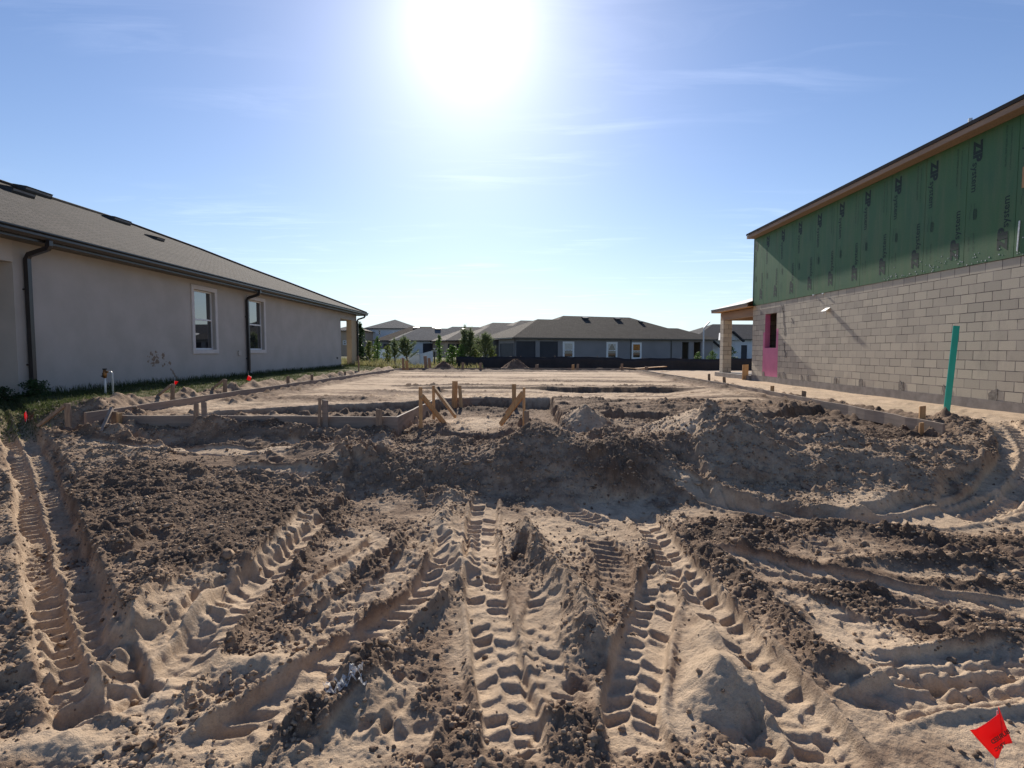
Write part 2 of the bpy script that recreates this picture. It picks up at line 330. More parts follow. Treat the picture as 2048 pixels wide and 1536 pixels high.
def polysd(poly, sl_):
    x = X[sl_]; y = Y[sl_]; d = np.full(x.shape, 1e9, np.float32); ins = np.zeros(x.shape, bool); n = len(poly)
    for i in range(n):
        ax, ay = poly[i]; bx, by = poly[(i+1) % n]; ex, ey = bx-ax, by-ay; L2 = ex*ex+ey*ey+1e-12
        t_ = np.clip(((x-ax)*ex+(y-ay)*ey)/L2, 0, 1); d = np.minimum(d, np.hypot(x-ax-t_*ex, y-ay-t_*ey))
        if ay != by: ins ^= ((ay > y) != (by > y)) & (x < (bx-ax)*(y-ay)/(by-ay)+ax)
    return np.where(ins, -d, d)
def catmull(P, n=8):
    P = [np.array(p, float) for p in P]; P = [2*P[0]-P[1]] + P + [2*P[-1]-P[-2]]; out = []
    for i in range(1, len(P)-2):
        for k in range(n):
            t_ = k/n; out.append(0.5*((2*P[i]) + (P[i+1]-P[i-1])*t_ + (2*P[i-1]-5*P[i]+4*P[i+1]-P[i+2])*t_**2 + (3*P[i]-P[i-1]-3*P[i+1]+P[i+2])*t_**3))
    out.append(P[-2]); return out
# slow wobble of coordinates so that edges are not straight
WX = fbm(X, Y, 1.7, 4, 11) * 0.10; WY = fbm(X, Y, 1.7, 4, 29) * 0.10
wx = fbm(X, Y, 9.0, 3, 51) * 0.022; wy = fbm(X, Y, 9.0, 3, 59) * 0.022
# --- broad levels
Z = 0.27 * sst(5.6, 7.6, Y + WY*2) + 0.05*fbm(X, Y, 0.55, 3, 3)*sst(14, 8, Y)
Z += 0.10 * sst(7.6, 8.6, Y)
lot = sst(8.3, 9.4, Y)
right = sst(6.5, 6.95, X) ; left = sst(-6.6, -7.0, X)
Z = Z*(1-lot) + lot*(0.56 + 0.03*fbm(X, Y, 0.5, 3, 5))
Z = Z + (0.47 - Z)*right*sst(7.6, 9.6, Y)
Z = Z + (0.22)*sst(-6.9, -9.3, X)*sst(7.5, 11, Y)
Z = Z + 0.03*sst(3.0, 7.5, X)*sst(3.5, 6, Y)*(1-lot)
# land beyond the lot drops a little
Z -= 0.15*sst(36, 60, Y)
DAMP_SHADE = 0.35 + 0.5*fbm(X, Y, 0.8, 4, 71) + 0.25*fbm(X, Y, 5, 3, 77)
RGH = np.clip(0.50 + 0.55*fbm(X, Y, 0.9, 4, 81), 0.1, 1)
def blobw(px, py, rx, ry, z0):
    p = onz(px, py, z0); H_ = CAMZ - z0
    return p.x, p.y, rx/F*p.y, max(ry*p.y*p.y/(F*H_), 0.03)
def hill(px, py, rx, ry, a, z0=0.1, damp=None, rough=None, pw=1.0, wob=1.0):
    cx, cy, sx, sy = blobw(px, py, rx, ry, z0); hillw(cx, cy, sx, sy, a, damp, rough, pw, wob)
def hillw(cx, cy, sx, sy, a, damp=None, rough=None, pw=1.0, wob=1.0, rot=0):
    s_ = bbox(cx-3.4*max(sx, sy), cx+3.4*max(sx, sy), cy-3.4*max(sx, sy), cy+3.4*max(sx, sy)); x = X[s_]+WX[s_]*wob-cx; y = Y[s_]+WY[s_]*wob-cy
    c, q = math.cos(rot), math.sin(rot); x, y = x*c+y*q, y*c-x*q
    d = (x/sx)**2 + (y/sy)**2
    g = np.exp(-0.9*d**pw); Z[s_] += a*g; k = np.clip(g*1.5, 0, 1)
    if damp is not None: DAMP_SHADE[s_] += (damp-DAMP_SHADE[s_])*k
    if rough is not None: RGH[s_] += (rough-RGH[s_])*k
def mound(cx, cy, r, h, asp=1.0, damp=None, rough=None, rot=0):   # tipped pile with steep sides
    R_ = r*1.6*max(asp, 1); s_ = bbox(cx-R_, cx+R_, cy-R_, cy+R_); x = X[s_]+WX[s_]*1.3+wx[s_]-cx; y = Y[s_]+WY[s_]*1.3+wy[s_]-cy
    c, q = math.cos(rot), math.sin(rot); x, y = (x*c+y*q)/asp, y*c-x*q
    d = np.hypot(x, y)/r; g = h*(1-np.sqrt(d*d+0.02)); k = np.clip(g/h*3, 0, 1); g = np.maximum(g, 0) + 0.06*h*np.exp(-(d-1)**2*6)*(d > .8)*0
    Z[s_] += g
    if damp is not None: DAMP_SHADE[s_] += (damp-DAMP_SHADE[s_])*k
    if rough is not None: RGH[s_] += (rough-RGH[s_])*k
def plateau(pts, a, edge=0.08, damp=None, rough=None, world=False, z0=0.1, setz=None):
    P = pts if world else [tuple(onz(px, py, z0).xy) for px, py in pts]
    xs = [p[0] for p in P]; ys = [p[1] for p in P]; s_ = bbox(min(xs)-.5, max(xs)+.5, min(ys)-.5, max(ys)+.5)
    d = polysd(P, s_) + WX[s_]*1.4 + wx[s_]*1.6; k = sst(edge, -edge, d)
    if setz is None: Z[s_] += a*k
    else: Z[s_] += (setz-Z[s_])*k
    if damp is not None: DAMP_SHADE[s_] += (damp-DAMP_SHADE[s_])*k
    if rough is not None: RGH[s_] += (rough-RGH[s_])*k
def ridge(pts, a, w, z0=0.05, damp=None, rough=None, world=False, asym=0.0, sharp=1.0):
    P = pts if world else [tuple(onz(px, py, z0).xy) for px, py in pts]
    P = catmull(P, 5); xs = [p[0] for p in P]; ys = [p[1] for p in P]; m_ = w*3+.2
    s_ = bbox(min(xs)-m_, max(xs)+m_, min(ys)-m_, max(ys)+m_); x = X[s_]+WX[s_]*.6+wx[s_]; y = Y[s_]+WY[s_]*.6+wy[s_]
    d = np.full(x.shape, 1e9, np.float32)
    for i in range(len(P)-1):
        ax, ay = P[i]; ex, ey = P[i+1]-P[i]; L2 = ex*ex+ey*ey+1e-12
        t_ = np.clip(((x-ax)*ex+(y-ay)*ey)/L2, 0, 1); d = np.minimum(d, np.hypot(x-ax-t_*ex, y-ay-t_*ey))
    g = np.exp(-(d/w)**(1.4*sharp)); k = np.clip(g*1.3, 0, 1)
    Z[s_] += a*g*(0.8+0.5*fbm(x, y, 2.5, 2, 17))
    if damp is not None: DAMP_SHADE[s_] += (damp-DAMP_SHADE[s_])*k
    if rough is not None: RGH[s_] += (rough-RGH[s_])*k
GF = np.zeros(SH, np.float32)       # 1 = smooth pressed sand (no clods)
def track(pts, w, depth, pitch=0.16, lug=0.045, z0=0.0, skew=0.35, phase=0, mode='lug', berm=0.035, world=False, damp=0.12, soft=1.0, fade=0.25):
    P = pts if world else [tuple(onz(px, py, z0).xy) for px, py in pts]
    P = catmull(P, 7); xs = [p[0] for p in P]; ys = [p[1] for p in P]; m_ = w*1.2+.1
    s_ = bbox(min(xs)-m_, max(xs)+m_, min(ys)-m_, max(ys)+m_); x = X[s_]+WX[s_]*.25+wx[s_]*.35; y = Y[s_]+WY[s_]*.25+wy[s_]*.35
    bd = np.full(x.shape, 1e9, np.float32); S = np.zeros_like(bd); T = np.zeros_like(bd); L0 = 0
    for i in range(len(P)-1):
        ax, ay = P[i]; ex, ey = P[i+1]-P[i]; Ls = math.hypot(ex, ey)+1e-9; ux, uy = ex/Ls, ey/Ls
        raw = (x-ax)*ux+(y-ay)*uy; t_ = np.clip(raw, 0, Ls); d = np.hypot(x-ax-t_*ux, y-ay-t_*uy); side = (x-ax)*uy-(y-ay)*ux
        c = d < bd; bd[c] = d[c]; S[c] = (L0+raw)[c]; T[c] = side[c]; L0 += Ls
    if mode == 'lug': w *= .95; pitch *= .88; lug *= .88
    S = S + 0.035*fbm(x, y, 3.5, 3, 37); hw = w/2; tn = T/hw; at_ = np.abs(tn); ends = sst(0, fade, S)*sst(L0, L0-fade, S)
    patch = np.clip(0.85+0.8*fbm(x, y, 1.3, 3, 23+int(phase*100)), 0.25, 1.0)
    ins = sst(1.14, 0.92, at_)*ends; inside = ins
    Zl = Z[s_]
    Zl -= depth*ins
    Zl += berm*np.exp(-((at_-1.22)/0.20)**2)*ends*(0.5+0.9*(0.5+0.5*fbm(x, y, 5, 2, 13)))
    if mode == 'lug':
        tot = 0
        for sg, off in ((1, 0.0), (-1, 0.5)):
            tt = tn*sg; u = S/pitch + skew*1.2*tt + off + phase; fr = u-np.floor(u)
            pk = sst(0.02, 0.20, fr)*sst(1.0, 0.40, fr); pr = pk*sst(-0.10, 0.14, tt)*sst(1.08, 0.80, tt)
            tot = np.maximum(tot, pr*(0.75+0.45*fbm(x, y, 7, 2, 33))*(0.65+0.7*vn(np.floor(u)*1.7, np.full_like(u, sg*3.3), 5)))
        Zl -= lug*1.15*tot*ins*patch
    elif mode == 'bar':
        u = S/pitch + phase + 0.15*at_; fr = u-np.floor(u)
        Zl += lug*np.exp(-((fr-0.5)/0.17)**2)*sst(1.0, 0.8, at_)*ins*np.clip(patch*1.4, .5, 1) + lug*1.3*np.exp(-(tn/0.12)**2)*ins
    elif mode == 'rib':
        u = S/pitch + phase + skew*tn; fr = u-np.floor(u)
        Zl += lug*(np.exp(-((fr-0.5)/0.2)**2)-0.3)*ins*patch
    Z[s_] = Zl
    GF[s_] = np.maximum(GF[s_], ins*np.clip(patch*1.15, 0, 1)*soft)
    DAMP_SHADE[s_] += (damp-DAMP_SHADE[s_])*ins*0.85

SM = []
def smoothpatch(px, py, rx, ry, z0=0.0, k=1.0):
    cx, cy, sx, sy = blobw(px, py, rx, ry, z0); R_ = 2.5*max(sx, sy); s_ = bbox(cx-R_, cx+R_, cy-R_, cy+R_)
    g = np.exp(-(((X[s_]+WX[s_]-cx)/sx)**2+((Y[s_]+WY[s_]-cy)/sy)**2)**1.5)*k; GF[s_] = np.maximum(GF[s_], g); DAMP_SHADE[s_] += (0.08-DAMP_SHADE[s_])*g
# --- raised, dug and tipped shapes (placed where they lie on the ground)
# rough heap left of the middle, with a cut bank along the deep track
plateau([(88,905),(135,960),(165,1050),(190,1130),(215,1220),(250,1275),(330,1230),(430,1170),(520,1110),(600,1050),(690,1000),(700,960),(560,945),(400,930),(250,905)], 0.09, 0.035, 0.30, 0.95, z0=0.12)
hill(330, 985, 130, 45, 0.12, 0.3, 0.8, 1.0); hill(250, 940, 90, 25, 0.10, 0.35, 0.85, 1.0); hill(420, 1085, 80, 50, 0.12, 0.2, 0.85, 1.0); hill(520, 1000, 90, 35, 0.10, 0.25, 0.8, 1.0)
hill(210, 1090, 35, 80, 0.08, 0.2, 0.6, 1.0)
# bank left of the deep track
plateau([(-400,880),(-5,880),(22,960),(40,1040),(55,1130),(75,1230),(100,1330),(-500,1400)], 0.09, 0.04, 0.3, 0.8, z0=0.12)
# long spoil heap across the front of the dig
mound(-1.6, 7.15, 0.95, 0.19, 1.7, 0.3, 0.9, 0.08); mound(-0.2, 7.0, 0.8, 0.20, 1.5, 0.4, 0.95); mound(0.75, 7.05, 1.1, 0.38, 1.2, 0.32, 0.85)
mound(-2.8, 7.5, 0.7, 0.20, 1.6, 0.45, 0.9); hillw(-1.2, 6.6, 1.3, 0.4, 0.10, 0.45, 0.8)
mound(2.5, 7.7, 0.95, 0.68, 1.1, 0.12, 0.65, -0.3); mound(1.7, 7.0, 0.6, 0.26, 1.2, 0.45, 0.95); mound(3.85, 7.7, 0.75, 0.44, 1.4, 0.15, 0.65, -0.15)
mound(3.7, 6.75, 0.70, 0.27, 1.6, 0.15, 0.7, -0.1); mound(2.75, 6.8, 0.55, 0.24, 1.2, 0.4, 0.95); mound(4.55, 6.6, 0.5, 0.17, 1.4, 0.25, 0.8); mound(3.1, 7.2, 0.5, 0.20, 1.2, 0.5, 1.0); mound(4.5, 7.3, 0.45, 0.18, 1.3, 0.7, 1.0)
mound(1.2, 6.6, 0.5, 0.18, 1.3, 0.6, 1.0); mound(2.1, 6.45, 0.45, 0.14, 1.4, 0.4, 0.95); mound(0.3, 7.3, 0.5, 0.20, 1.2, 0.5, 1.0); mound(-0.9, 7.5, 0.4, 0.14, 1.3, .4, 1); mound(-2.1, 7.0, 0.45, 0.12, 1.3, .3, .9); mound(1.25, 7.6, 0.45, 0.22, 1.2, .4, 1); mound(3.3, 7.9, 0.4, 0.2, 1.2, .4, .9); mound(5.0, 7.1, 0.4, 0.13, 1.4, .4, 1)
hillw(5.0, 7.6, 0.7, 0.35, 0.06, 0.95, 1.0); hillw(5.9, 7.7, 0.8, 0.3, 0.05, 0.6, 1.0); hillw(5.7, 7.2, .3, .5, .08, .3, .9)
# sharp edged step below those heaps
plateau([(1380,960),(1430,988),(1520,1000),(1620,1018),(1720,1022),(1800,1008),(1880,985),(1960,955),(1990,925),(1900,915),(1600,930),(1420,925)], 0.11, 0.05, 0.3, 0.8, z0=0.1)
plateau([(1840,880),(1880,868),(1975,892),(2040,905),(2090,900),(2090,860),(1880,850)], 0.05, 0.03, 0.35, 0.8, z0=0.35)
# dark wet rut and ridges right
ridge([(1640,1040),(1760,1052),(1900,1068),(2100,1080)], 0.10, 0.16, 0.1, 1.0, 1.0)
ridge([(1500,1030),(1600,1040),(1640,1048)], 0.03, 0.10, 0.1, 0.7, 0.8)
ridge([(1690,1118),(1800,1112),(1930,1118),(2100,1122)], 0.09, 0.10, 0.08, 0.75, 0.9)
ridge([(1500,1095),(1640,1128),(1780,1150),(1940,1170),(2110,1165)], 0.035, 0.08, 0.05, 0.8, 0.7)
hill(1480, 1050, 110, 25, 0.04, 0.1, 0.9, 1.0); hill(1700, 1190, 110, 30, 0.06, 0.05, 0.85, 1.0); hill(1950, 1250, 100, 25, 0.05, 0.05, 0.9, 1.0)
ridge([(1395,1110),(1470,1165),(1540,1225),(1600,1290),(1660,1350)], 0.11, 0.10, 0.0, 0.75, 1.0)
# pushed up ridges between the wheel tracks
ridge([(905,1000),(890,1040),(900,1080),(925,1130)], 0.16, 0.12, 0.05, 0.2, 0.5)
ridge([(1040,1055),(1055,1110),(1110,1170),(1160,1240),(1190,1310)], 0.20, 0.12, 0.0, 0.35, 0.6, sharp=1.1)
ridge([(770,1090),(720,1140),(660,1180),(600,1225)], 0.10, 0.09, 0.0, 0.8, 1.0)
ridge([(900,1190),(870,1240),(800,1290),(740,1340),(700,1380)], 0.11, 0.08, 0.0, 0.35, 0.7)
ridge([(690,1010),(650,1060),(600,1120),(545,1190),(500,1240),(440,1300)], 0.06, 0.08, 0.05, 0.6, 1.0)
ridge([(320,1190),(250,1290),(200,1370)], 0.10, 0.07, 0.05, 0.4, 0.8)
ridge([(780,1060),(800,1100),(870,1150)], 0.06, 0.08, 0.0, 0.6, 0.8)
hill(745, 1395, 60, 60, 0.10, 0.0, 0.7, 1.0); hill(610, 1450, 70, 40, 0.07, 0.0, 0.6, 1.0); hill(520, 1340, 70, 25, 0.08, 0.0, 0.1, 0.2)
hill(430, 1225, 60, 30, 0.08, 0.05, 0.1, 0.2); hill(330, 1400, 60, 40, 0.06, 0, 0.15, 0.4)
mound(*[v for v in onz(1440, 1375, 0)][:2], 0.24, 0.13, 1.2, 0.10, 0.05, 0.4); ridge([(1412,1275),(1420,1330),(1440,1375)], 0.10, 0.10, 0, 0.1, 0.05)
smoothpatch(1430, 1370, 75, 80, k=.75); smoothpatch(1340, 1420, 50, 60); smoothpatch(1900, 1420, 200, 90, k=.9); smoothpatch(1700, 1290, 130, 22, k=.8); smoothpatch(480, 1180, 60, 25, .05, .8); smoothpatch(110, 1500, 150, 40, k=.8); smoothpatch(930, 1290, 40, 90, k=.7); smoothpatch(1830, 1020, 160, 25, .1, .9); smoothpatch(1230, 1430, 40, 40, k=.7)
hill(1130, 1450, 45, 50, 0.06, 0.0, 0.7, 1.0); hill(1250, 1250, 25, 60, 0.05, 0, 0.5, 0.9)
hill(1155, 1365, 24, 12, -0.05, 0.0, 0.5, 0.6, 2.0); hill(1030, 1118, 16, 14, -0.10, 0.0, 0.7, 0.2, 2.0)
hill(130, 1480, 120, 30, 0.05, 0.05, 0.2, 0.4); hill(60, 1395, 90, 30, 0.04, 0.05, 0.4, 0.9)
hill(600, 940, 60, 14, -0.08, 0.15, 0.6, 0.2, 2); plateau([(330,915),(420,905),(510,915),(560,930),(450,935),(350,930)], -0.08, 0.04, 0.6, 0.3, z0=0.25)
ridge([(60,872),(160,868),(300,872),(420,876),(560,874),(650,885)], 0.06, 0.12, 0.33, 0.6, 0.9)
ridge([(120,880),(250,893),(420,889),(600,898)], -0.06, 0.10, 0.3, 0.7, 0.6)
hill(560, 862, 55, 9, 0.13, 0.38, 0.9, 1.0); hill(470, 850, 25, 6, 0.16, 0.4, 0.6, 1.0); hill(150, 842, 70, 9, 0.20, 0.5, 0.4, 0.9)
hillw(-4.75, 8.62, .38, .16, .24, .4, 1.0); hillw(-3.1, 8.5, .8, .14, .12, .4, 1.0); hillw(-6.2, 8.5, .3, .2, .12, .3, .9); hillw(-5.6, 8.45, .5, .12, .08, .4, 1.0)
# --- inside the form boards
ridge([(-6.3,12.0),(-6.3,14),(-6.2,20),(-6.1,29)], 0.09, 0.24, damp=0.55, rough=1.1, world=True)
ridge([(-7.15,9.5),(-7.1,12),(-7.05,17),(-6.95,24),(-6.8,30)], 0.29, 0.26, damp=0.35, rough=1.1, world=True)
ridge([(7.1,9.0),(7.1,12),(7.15,18),(7.2,24)], 0.12, 0.22, damp=0.6, rough=0.95, world=True)
ridge([(6.2,16.5),(6.3,19),(6.3,22),(6.4,29)], 0.10, 0.26, damp=0.8, rough=1, world=True)
ridge([(-6.1,29.2),(-3,29.4),(0,29.2),(4,29.5),(6.6,29.2)], 0.10, 0.3, damp=0.9, rough=1, world=True)
ridge([(-5.5,31.4),(-2,31.2),(2,31.6),(7,31.3)], 0.14, 0.5, damp=0.8, rough=1, world=True)
GFpad = sst(6.0, 5.6, np.abs(X+0.1))*sst(9.8, 10.4, Y)*sst(28.8, 28.2, Y)
RGH = RGH*(1-0.62*GFpad) ; DAMP_SHADE = DAMP_SHADE*(1-0.8*GFpad) + (0.03+0.9*np.clip(fbm(X*0.22+WX*3, Y*1.1+X*.06, 1.3, 5, 43, .6)+.05, 0, 1))*GFpad
# wetter brown bands and drag marks on the pad
for (yy, a, w_) in ((20.5, 0.35, 0.5), (15.8, 0.45, 0.5), (14.2, 0.3, 0.4), (12.2, 0.35, 0.5), (24.5, 0.2, 0.5), (11.0, .35, .35)):
    DAMP_SHADE += a*np.exp(-((Y-yy+WY*8)/w_)**2)*GFpad*(0.6+0.6*fbm(X, Y, 0.5, 2, int(yy*3)))
Z += GFpad*0.035*fbm(X*0.25+WX*2, Y*1.6, 1.6, 6, 41, .6)
stp = (0.16*sst(0.2, 1.8, X)*sst(5.9, 4.2, X) + 0.06*sst(-4.5, -3.2, X)*sst(1.8, 0.2, X))*sst(12.6, 16.6, Y)*sst(17.06, 16.96, Y+WY*.8+(X-2)*.08); Z -= stp; wl = np.exp(-((Y+(X-2)*.08-17.0)/.16)**2)*sst(-4, -3, X)*sst(6, 5.6, X); DAMP_SHADE = DAMP_SHADE+(0.9-DAMP_SHADE)*np.clip(wl, 0, 1)  # wl darkens the step face: its shade painted in through the soil mask
ridge([(-4.0,18.0),(-1,17.8),(2,17.5),(5.5,17.3)], 0.05, 0.14, damp=0.9, rough=0.7, world=True)
ridge([(0.8,11.6),(2.5,12.6),(4.5,13.6),(6,14)], -0.06, 0.16, damp=0.95, rough=0.6, world=True)
ridge([(1.0,10.6),(2.2,10.9),(3.4,10.6),(4.6,10.9)], 0.10, 0.20, damp=0.9, rough=0.9, world=True)
plateau([(0.9,10.1),(1.8,10.2),(3.0,9.9),(4.6,10.1),(5.4,9.7),(5.2,9.1),(3.5,9.3),(2.2,9.3),(1.0,9.4)], -0.22, 0.10, 1.0, 0.8, world=True)
plateau([(4.4,9.6),(5.6,11.2),(6.72,12.2),(6.72,8.5),(5.4,8.5),(4.5,8.8)], -0.20, 0.08, 0.9, 0.9, world=True); hillw(5.4, 8.2, 1.3, 0.4, -0.08); hillw(6.3, 12.5, .3, 2.0, -.05, .7, .9)
track([(2.4,12.9),(4.2,12.0),(6.0,11.2)], 0.3, 0.03, 0.2, 0.04, mode='bar', world=True); track([(-4,13.4),(-0.5,14.3),(3,15.2),(5.8,15.6)], 0.3, 0.02, 0.2, 0.04, mode='bar', world=True)
plateau([(0.9,9.4),(6.2,9.3),(6.2,12.8),(4,13.0),(2.2,11.9),(0.9,12)], 0, 0.3, 0.55, 0.95, world=True); hillw(-4.5, 13.0, 1.4, .6, .04, .6, .9); hillw(-2.8, 16, 1.6, .5, .03, .7, .8); hillw(3.0, 20.5, 2.2, .5, .02, .7, .8); hillw(-3.4, 23.5, 2.0, .7, .02, .6, .8); hillw(1.2, 12.8, 1.0, .3, .05, .8, 1)
# small step-down trench along the left run of boards, then the dug entry pit
plateau([(-5.6,10.4),(-4.6,11.2),(-3.6,11.7),(-2.6,12.2),(-1.75,12.9),(-1.75,8.9),(-6.3,8.9)], -0.17, 0.05, 0.5, 0.9, world=True)
hillw(-4.6, 10.2, 0.7, 0.4, 0.12, 0.3, 1.0); hillw(-2.6, 10.9, 0.5, 0.4, -0.10, 0.8, 0.9)
plateau([(-1.86,8.0),(-1.86,13.3),(0.78,13.3),(0.85,10.9),(0.72,9.2),(0.5,8.1)], 0, 0.05, 0.55, 0.6, world=True, setz=0.29)
hillw(-0.8, 10.4, 0.9, 0.8, 0.07, 0.0, 0.5); hillw(-1.5, 9.6, 0.35, 0.5, 0.16, 0.5, 1.0); hillw(0.15, 10.0, 0.3, 0.7, 0.14, 0.6, 1.0); hillw(-0.7, 12.9, 0.7, 0.3, 0.10, 0.9, 1.0)
plateau([(-1.2,9.3),(0.4,9.3),(0.35,8.3),(-1.2,8.4)], -0.14, 0.08, 0.7, 0.4, world=True)
ridge([(-1.7,8.35),(-1.0,8.25),(-0.3,8.3)], 0.06, 0.16, damp=0.5, rough=0.8, world=True)
mound(1.15, 9.1, 0.55, 0.30, 0.8, 0.25, 0.5)
# ridges and ruts of pale sand by the block wall
RW = sst(7.0, 7.5, X)*sst(8.6, 9.5, Y); DAMP_SHADE = DAMP_SHADE*(1-0.75*RW) - 0.02*RW; RGH = RGH*(1-0.55*RW)
Z += RW*0.03*fbm(X*1.5, Y*0.5, 1.5, 4, 91)
# --- wheel and crawler tracks
D = 0.026
track([(-20,850),(30,905),(62,955),(92,1040),(112,1120),(135,1200),(155,1270),(188,1345),(240,1420)], 0.40, 0.07, 0.135, 0.042, z0=0.05, mode='bar', berm=0.02, damp=0.2, soft=.85)
track([(1985,890),(2022,915),(2036,940),(2010,968),(1975,990),(1900,1010)], 0.40, 0.06, 0.14, 0.03, z0=0.12, mode='bar', damp=0.15)
track([(640,1035),(600,1080),(545,1140),(490,1195),(430,1265),(370,1335),(300,1405),(230,1470)], 0.30, D, 0.15, 0.05, z0=0.02, skew=0.5)
track([(905,1060),(900,1110),(880,1160),(840,1215),(770,1265),(700,1310),(620,1370),(540,1425),(450,1490),(380,1540)], 0.30, D, 0.15, 0.05, z0=0.0, skew=-0.4, phase=.3)
track([(780,1070),(740,1110),(690,1150),(630,1200),(560,1250)], 0.26, D*.7, 0.15, 0.035, z0=0.0, skew=-0.4, phase=.6)
track([(975,1000),(962,1060),(960,1120),(968,1190),(985,1270),(1002,1350),(1018,1430),(1030,1540)], 0.28, D, 0.155, 0.055, z0=0.0, skew=-0.35, phase=.1)
track([(1275,1020),(1310,1070),(1345,1125),(1400,1195),(1455,1260),(1510,1325),(1560,1385),(1620,1460),(1690,1545)], 0.28, D, 0.15, 0.055, z0=0.0, skew=0.45, phase=.4)
track([(1330,1120),(1318,1180),(1302,1240),(1286,1300),(1268,1360),(1258,1420),(1275,1490),(1300,1550)], 0.27, D, 0.145, 0.05, z0=0.0, skew=-0.35, phase=.7)
track([(1180,1070),(1215,1110),(1235,1160),(1230,1220)], 0.24, D*.5, 0.11, 0.03, z0=0.0, mode='rib', damp=0.5)
track([(1110,1010),(1160,1035),(1230,1050)], 0.26, D*.5, 0.12, 0.03, z0=0.0, mode='rib', damp=0.3)
track([(1330,975),(1420,1000),(1520,1024),(1600,1042)], 0.26, D*.4, 0.16, 0.05, z0=0.05, skew=1.3, phase=.2)
track([(1370,1092),(1460,1112),(1560,1135),(1680,1162),(1800,1185),(1930,1208),(2100,1232)], 0.28, D*.4, 0.155, 0.06, z0=0.02, skew=1.3, phase=.5)
track([(1690,1312),(1780,1340),(1860,1340),(1950,1322),(2100,1302)], 0.28, D*.4, 0.155, 0.055, z0=0.02, skew=-1.2, phase=.5)
track([(1700,1440),(1800,1412),(1920,1392),(2100,1365)], 0.26, D*.9, 0.16, 0.03, z0=0.0, skew=-0.4, phase=.8)
track([(1590,1065),(1650,1092),(1720,1120)], 0.22, D*.4, 0.12, 0.035, z0=0.04, mode='rib', damp=0.4)
track([(1745,1195),(1850,1238),(1980,1275)], 0.24, D*.5, 0.13, 0.035, z0=0.02, mode='rib', damp=0.4)
track([(1700,1040),(1800,1035),(1900,1020),(1990,1000),(2090,975)], 0.40, 0.03, 0.16, 0.025, z0=0.1, mode='rib', skew=0.6, damp=0.05, soft=.7)
track([(440,950),(560,948),(640,962)], 0.26, D*.6, 0.15, 0.04, z0=0.2, skew=0.4)
track([(560,884),(620,893),(680,905)], 0.26, D*.5, 0.14, 0.035, z0=0.32, skew=0.4)
track([(140,900),(300,908),(450,905),(600,915)], 0.45, 0.03, 0.3, 0.012, z0=0.25, mode='rib', skew=2.5, damp=0.05)
track([(7.3,9.0),(7.5,13),(7.9,20)], 0.4, 0.02, 0.25, 0.015, world=True, mode='rib', damp=0.0)
track([(8.6,8.6),(8.7,13),(8.9,20)], 0.4, 0.02, 0.25, 0.015, world=True, mode='rib', damp=0.0)
track([(990,1440),(1060,1480),(1140,1520)], 0.24, D*.4, 0.14, 0.03, z0=0, skew=.4); track([(860,1400),(820,1460),(790,1540)], 0.25, D*.5, 0.15, 0.03, z0=0, skew=.4, phase=.2)
track([(60,1440),(180,1400),(330,1385)], 0.26, D*.4, 0.15, 0.03, z0=0.05, skew=.4, phase=.2)
for (pts, z0_, ph) in (([(30,1500),(120,1450),(260,1380),(360,1300),(420,1230)], 0.03, .1), ([(840,1330),(790,1390),(720,1460),(660,1540)], 0, .5), ([(1100,1180),(1085,1240),(1080,1300),(1100,1380),(1130,1450)], 0, .2),
        ([(1500,1180),(1600,1210),(1700,1250),(1800,1300)], 0.02, .3), ([(1420,1440),(1500,1470),(1620,1500),(1760,1520)], 0, .6), ([(760,1180),(700,1215),(640,1265),(580,1330)], 0, .8), ([(200,1330),(300,1260),(380,1190),(470,1130)], 0.08, .9), ([(640,1290),(720,1210),(800,1150),(850,1095)], 0.02, .6), ([(1560,1540),(1480,1440),(1400,1400)], 0, .3), ([(1640,1390),(1760,1385),(1900,1365),(2090,1335)], 0.02, .4)):
    track(pts, 0.25, 0.012, 0.14, 0.038, z0=z0_, skew=.4*(1 if ph > .4 else -1), phase=ph, berm=0.015, soft=.75, damp=.2)
# --- grain: lumps, crumbs and soft undulation
near = sst(40, 14, Y)*sst(-9.6, -8.8, X)*sst(9.75, 9.6, X)
gr = np.clip(RGH + 0.40*fbm(X, Y, 3.0, 3, 101), 0.20, 1.1)*(1-0.80*GF)
gr = gr*gr*(3-2*np.clip(gr, 0, 1))*near
sN = bbox(-12, 12, 1.2, 34); x = X[sN]; y = Y[sN]; g = gr[sN]
c1 = clods(x+wx[sN], y+wy[sN], 0.17, 201, 0.35); c2 = clods(x, y, 0.075, 211, 0.65); c3 = clods(x, y, 0.036, 221, 0.7); c4 = clods(x, y, 0.02, 231, 0.55)
lm = np.clip(0.75+1.3*fbm(x, y, 2.6, 3, 151), 0.15, 1.5); lump = lm*c1*0.75*np.clip(g*1.4-.35, 0, 1) + lm*c2*0.62*np.clip(g*1.3-.1, 0, 1) + c3*0.7*np.clip(g*1.6, 0, 1) + c4*0.7*np.clip(g*2+.05, 0.06, 1)*sst(9, 5, y)
Z[sN] += lump + g*0.045*fbm(x, y, 4.5, 6, 111, 0.62) + ((0.007+0.006*(1-GF[sN]))*fbm(x, y, 14, 5, 121, 0.6) + 0.0032*fbm(x, y, 48, 2, 127)*sst(6, 4, y))*near[sN]
Z += near*0.02*fbm(X, Y, 2.2, 3, 131)
DAMP_SHADE += 0.10*gr - 0.05
DAMP_SHADE[sN] += 0.25*np.clip(lump/0.03, 0, 1)*g*0.4
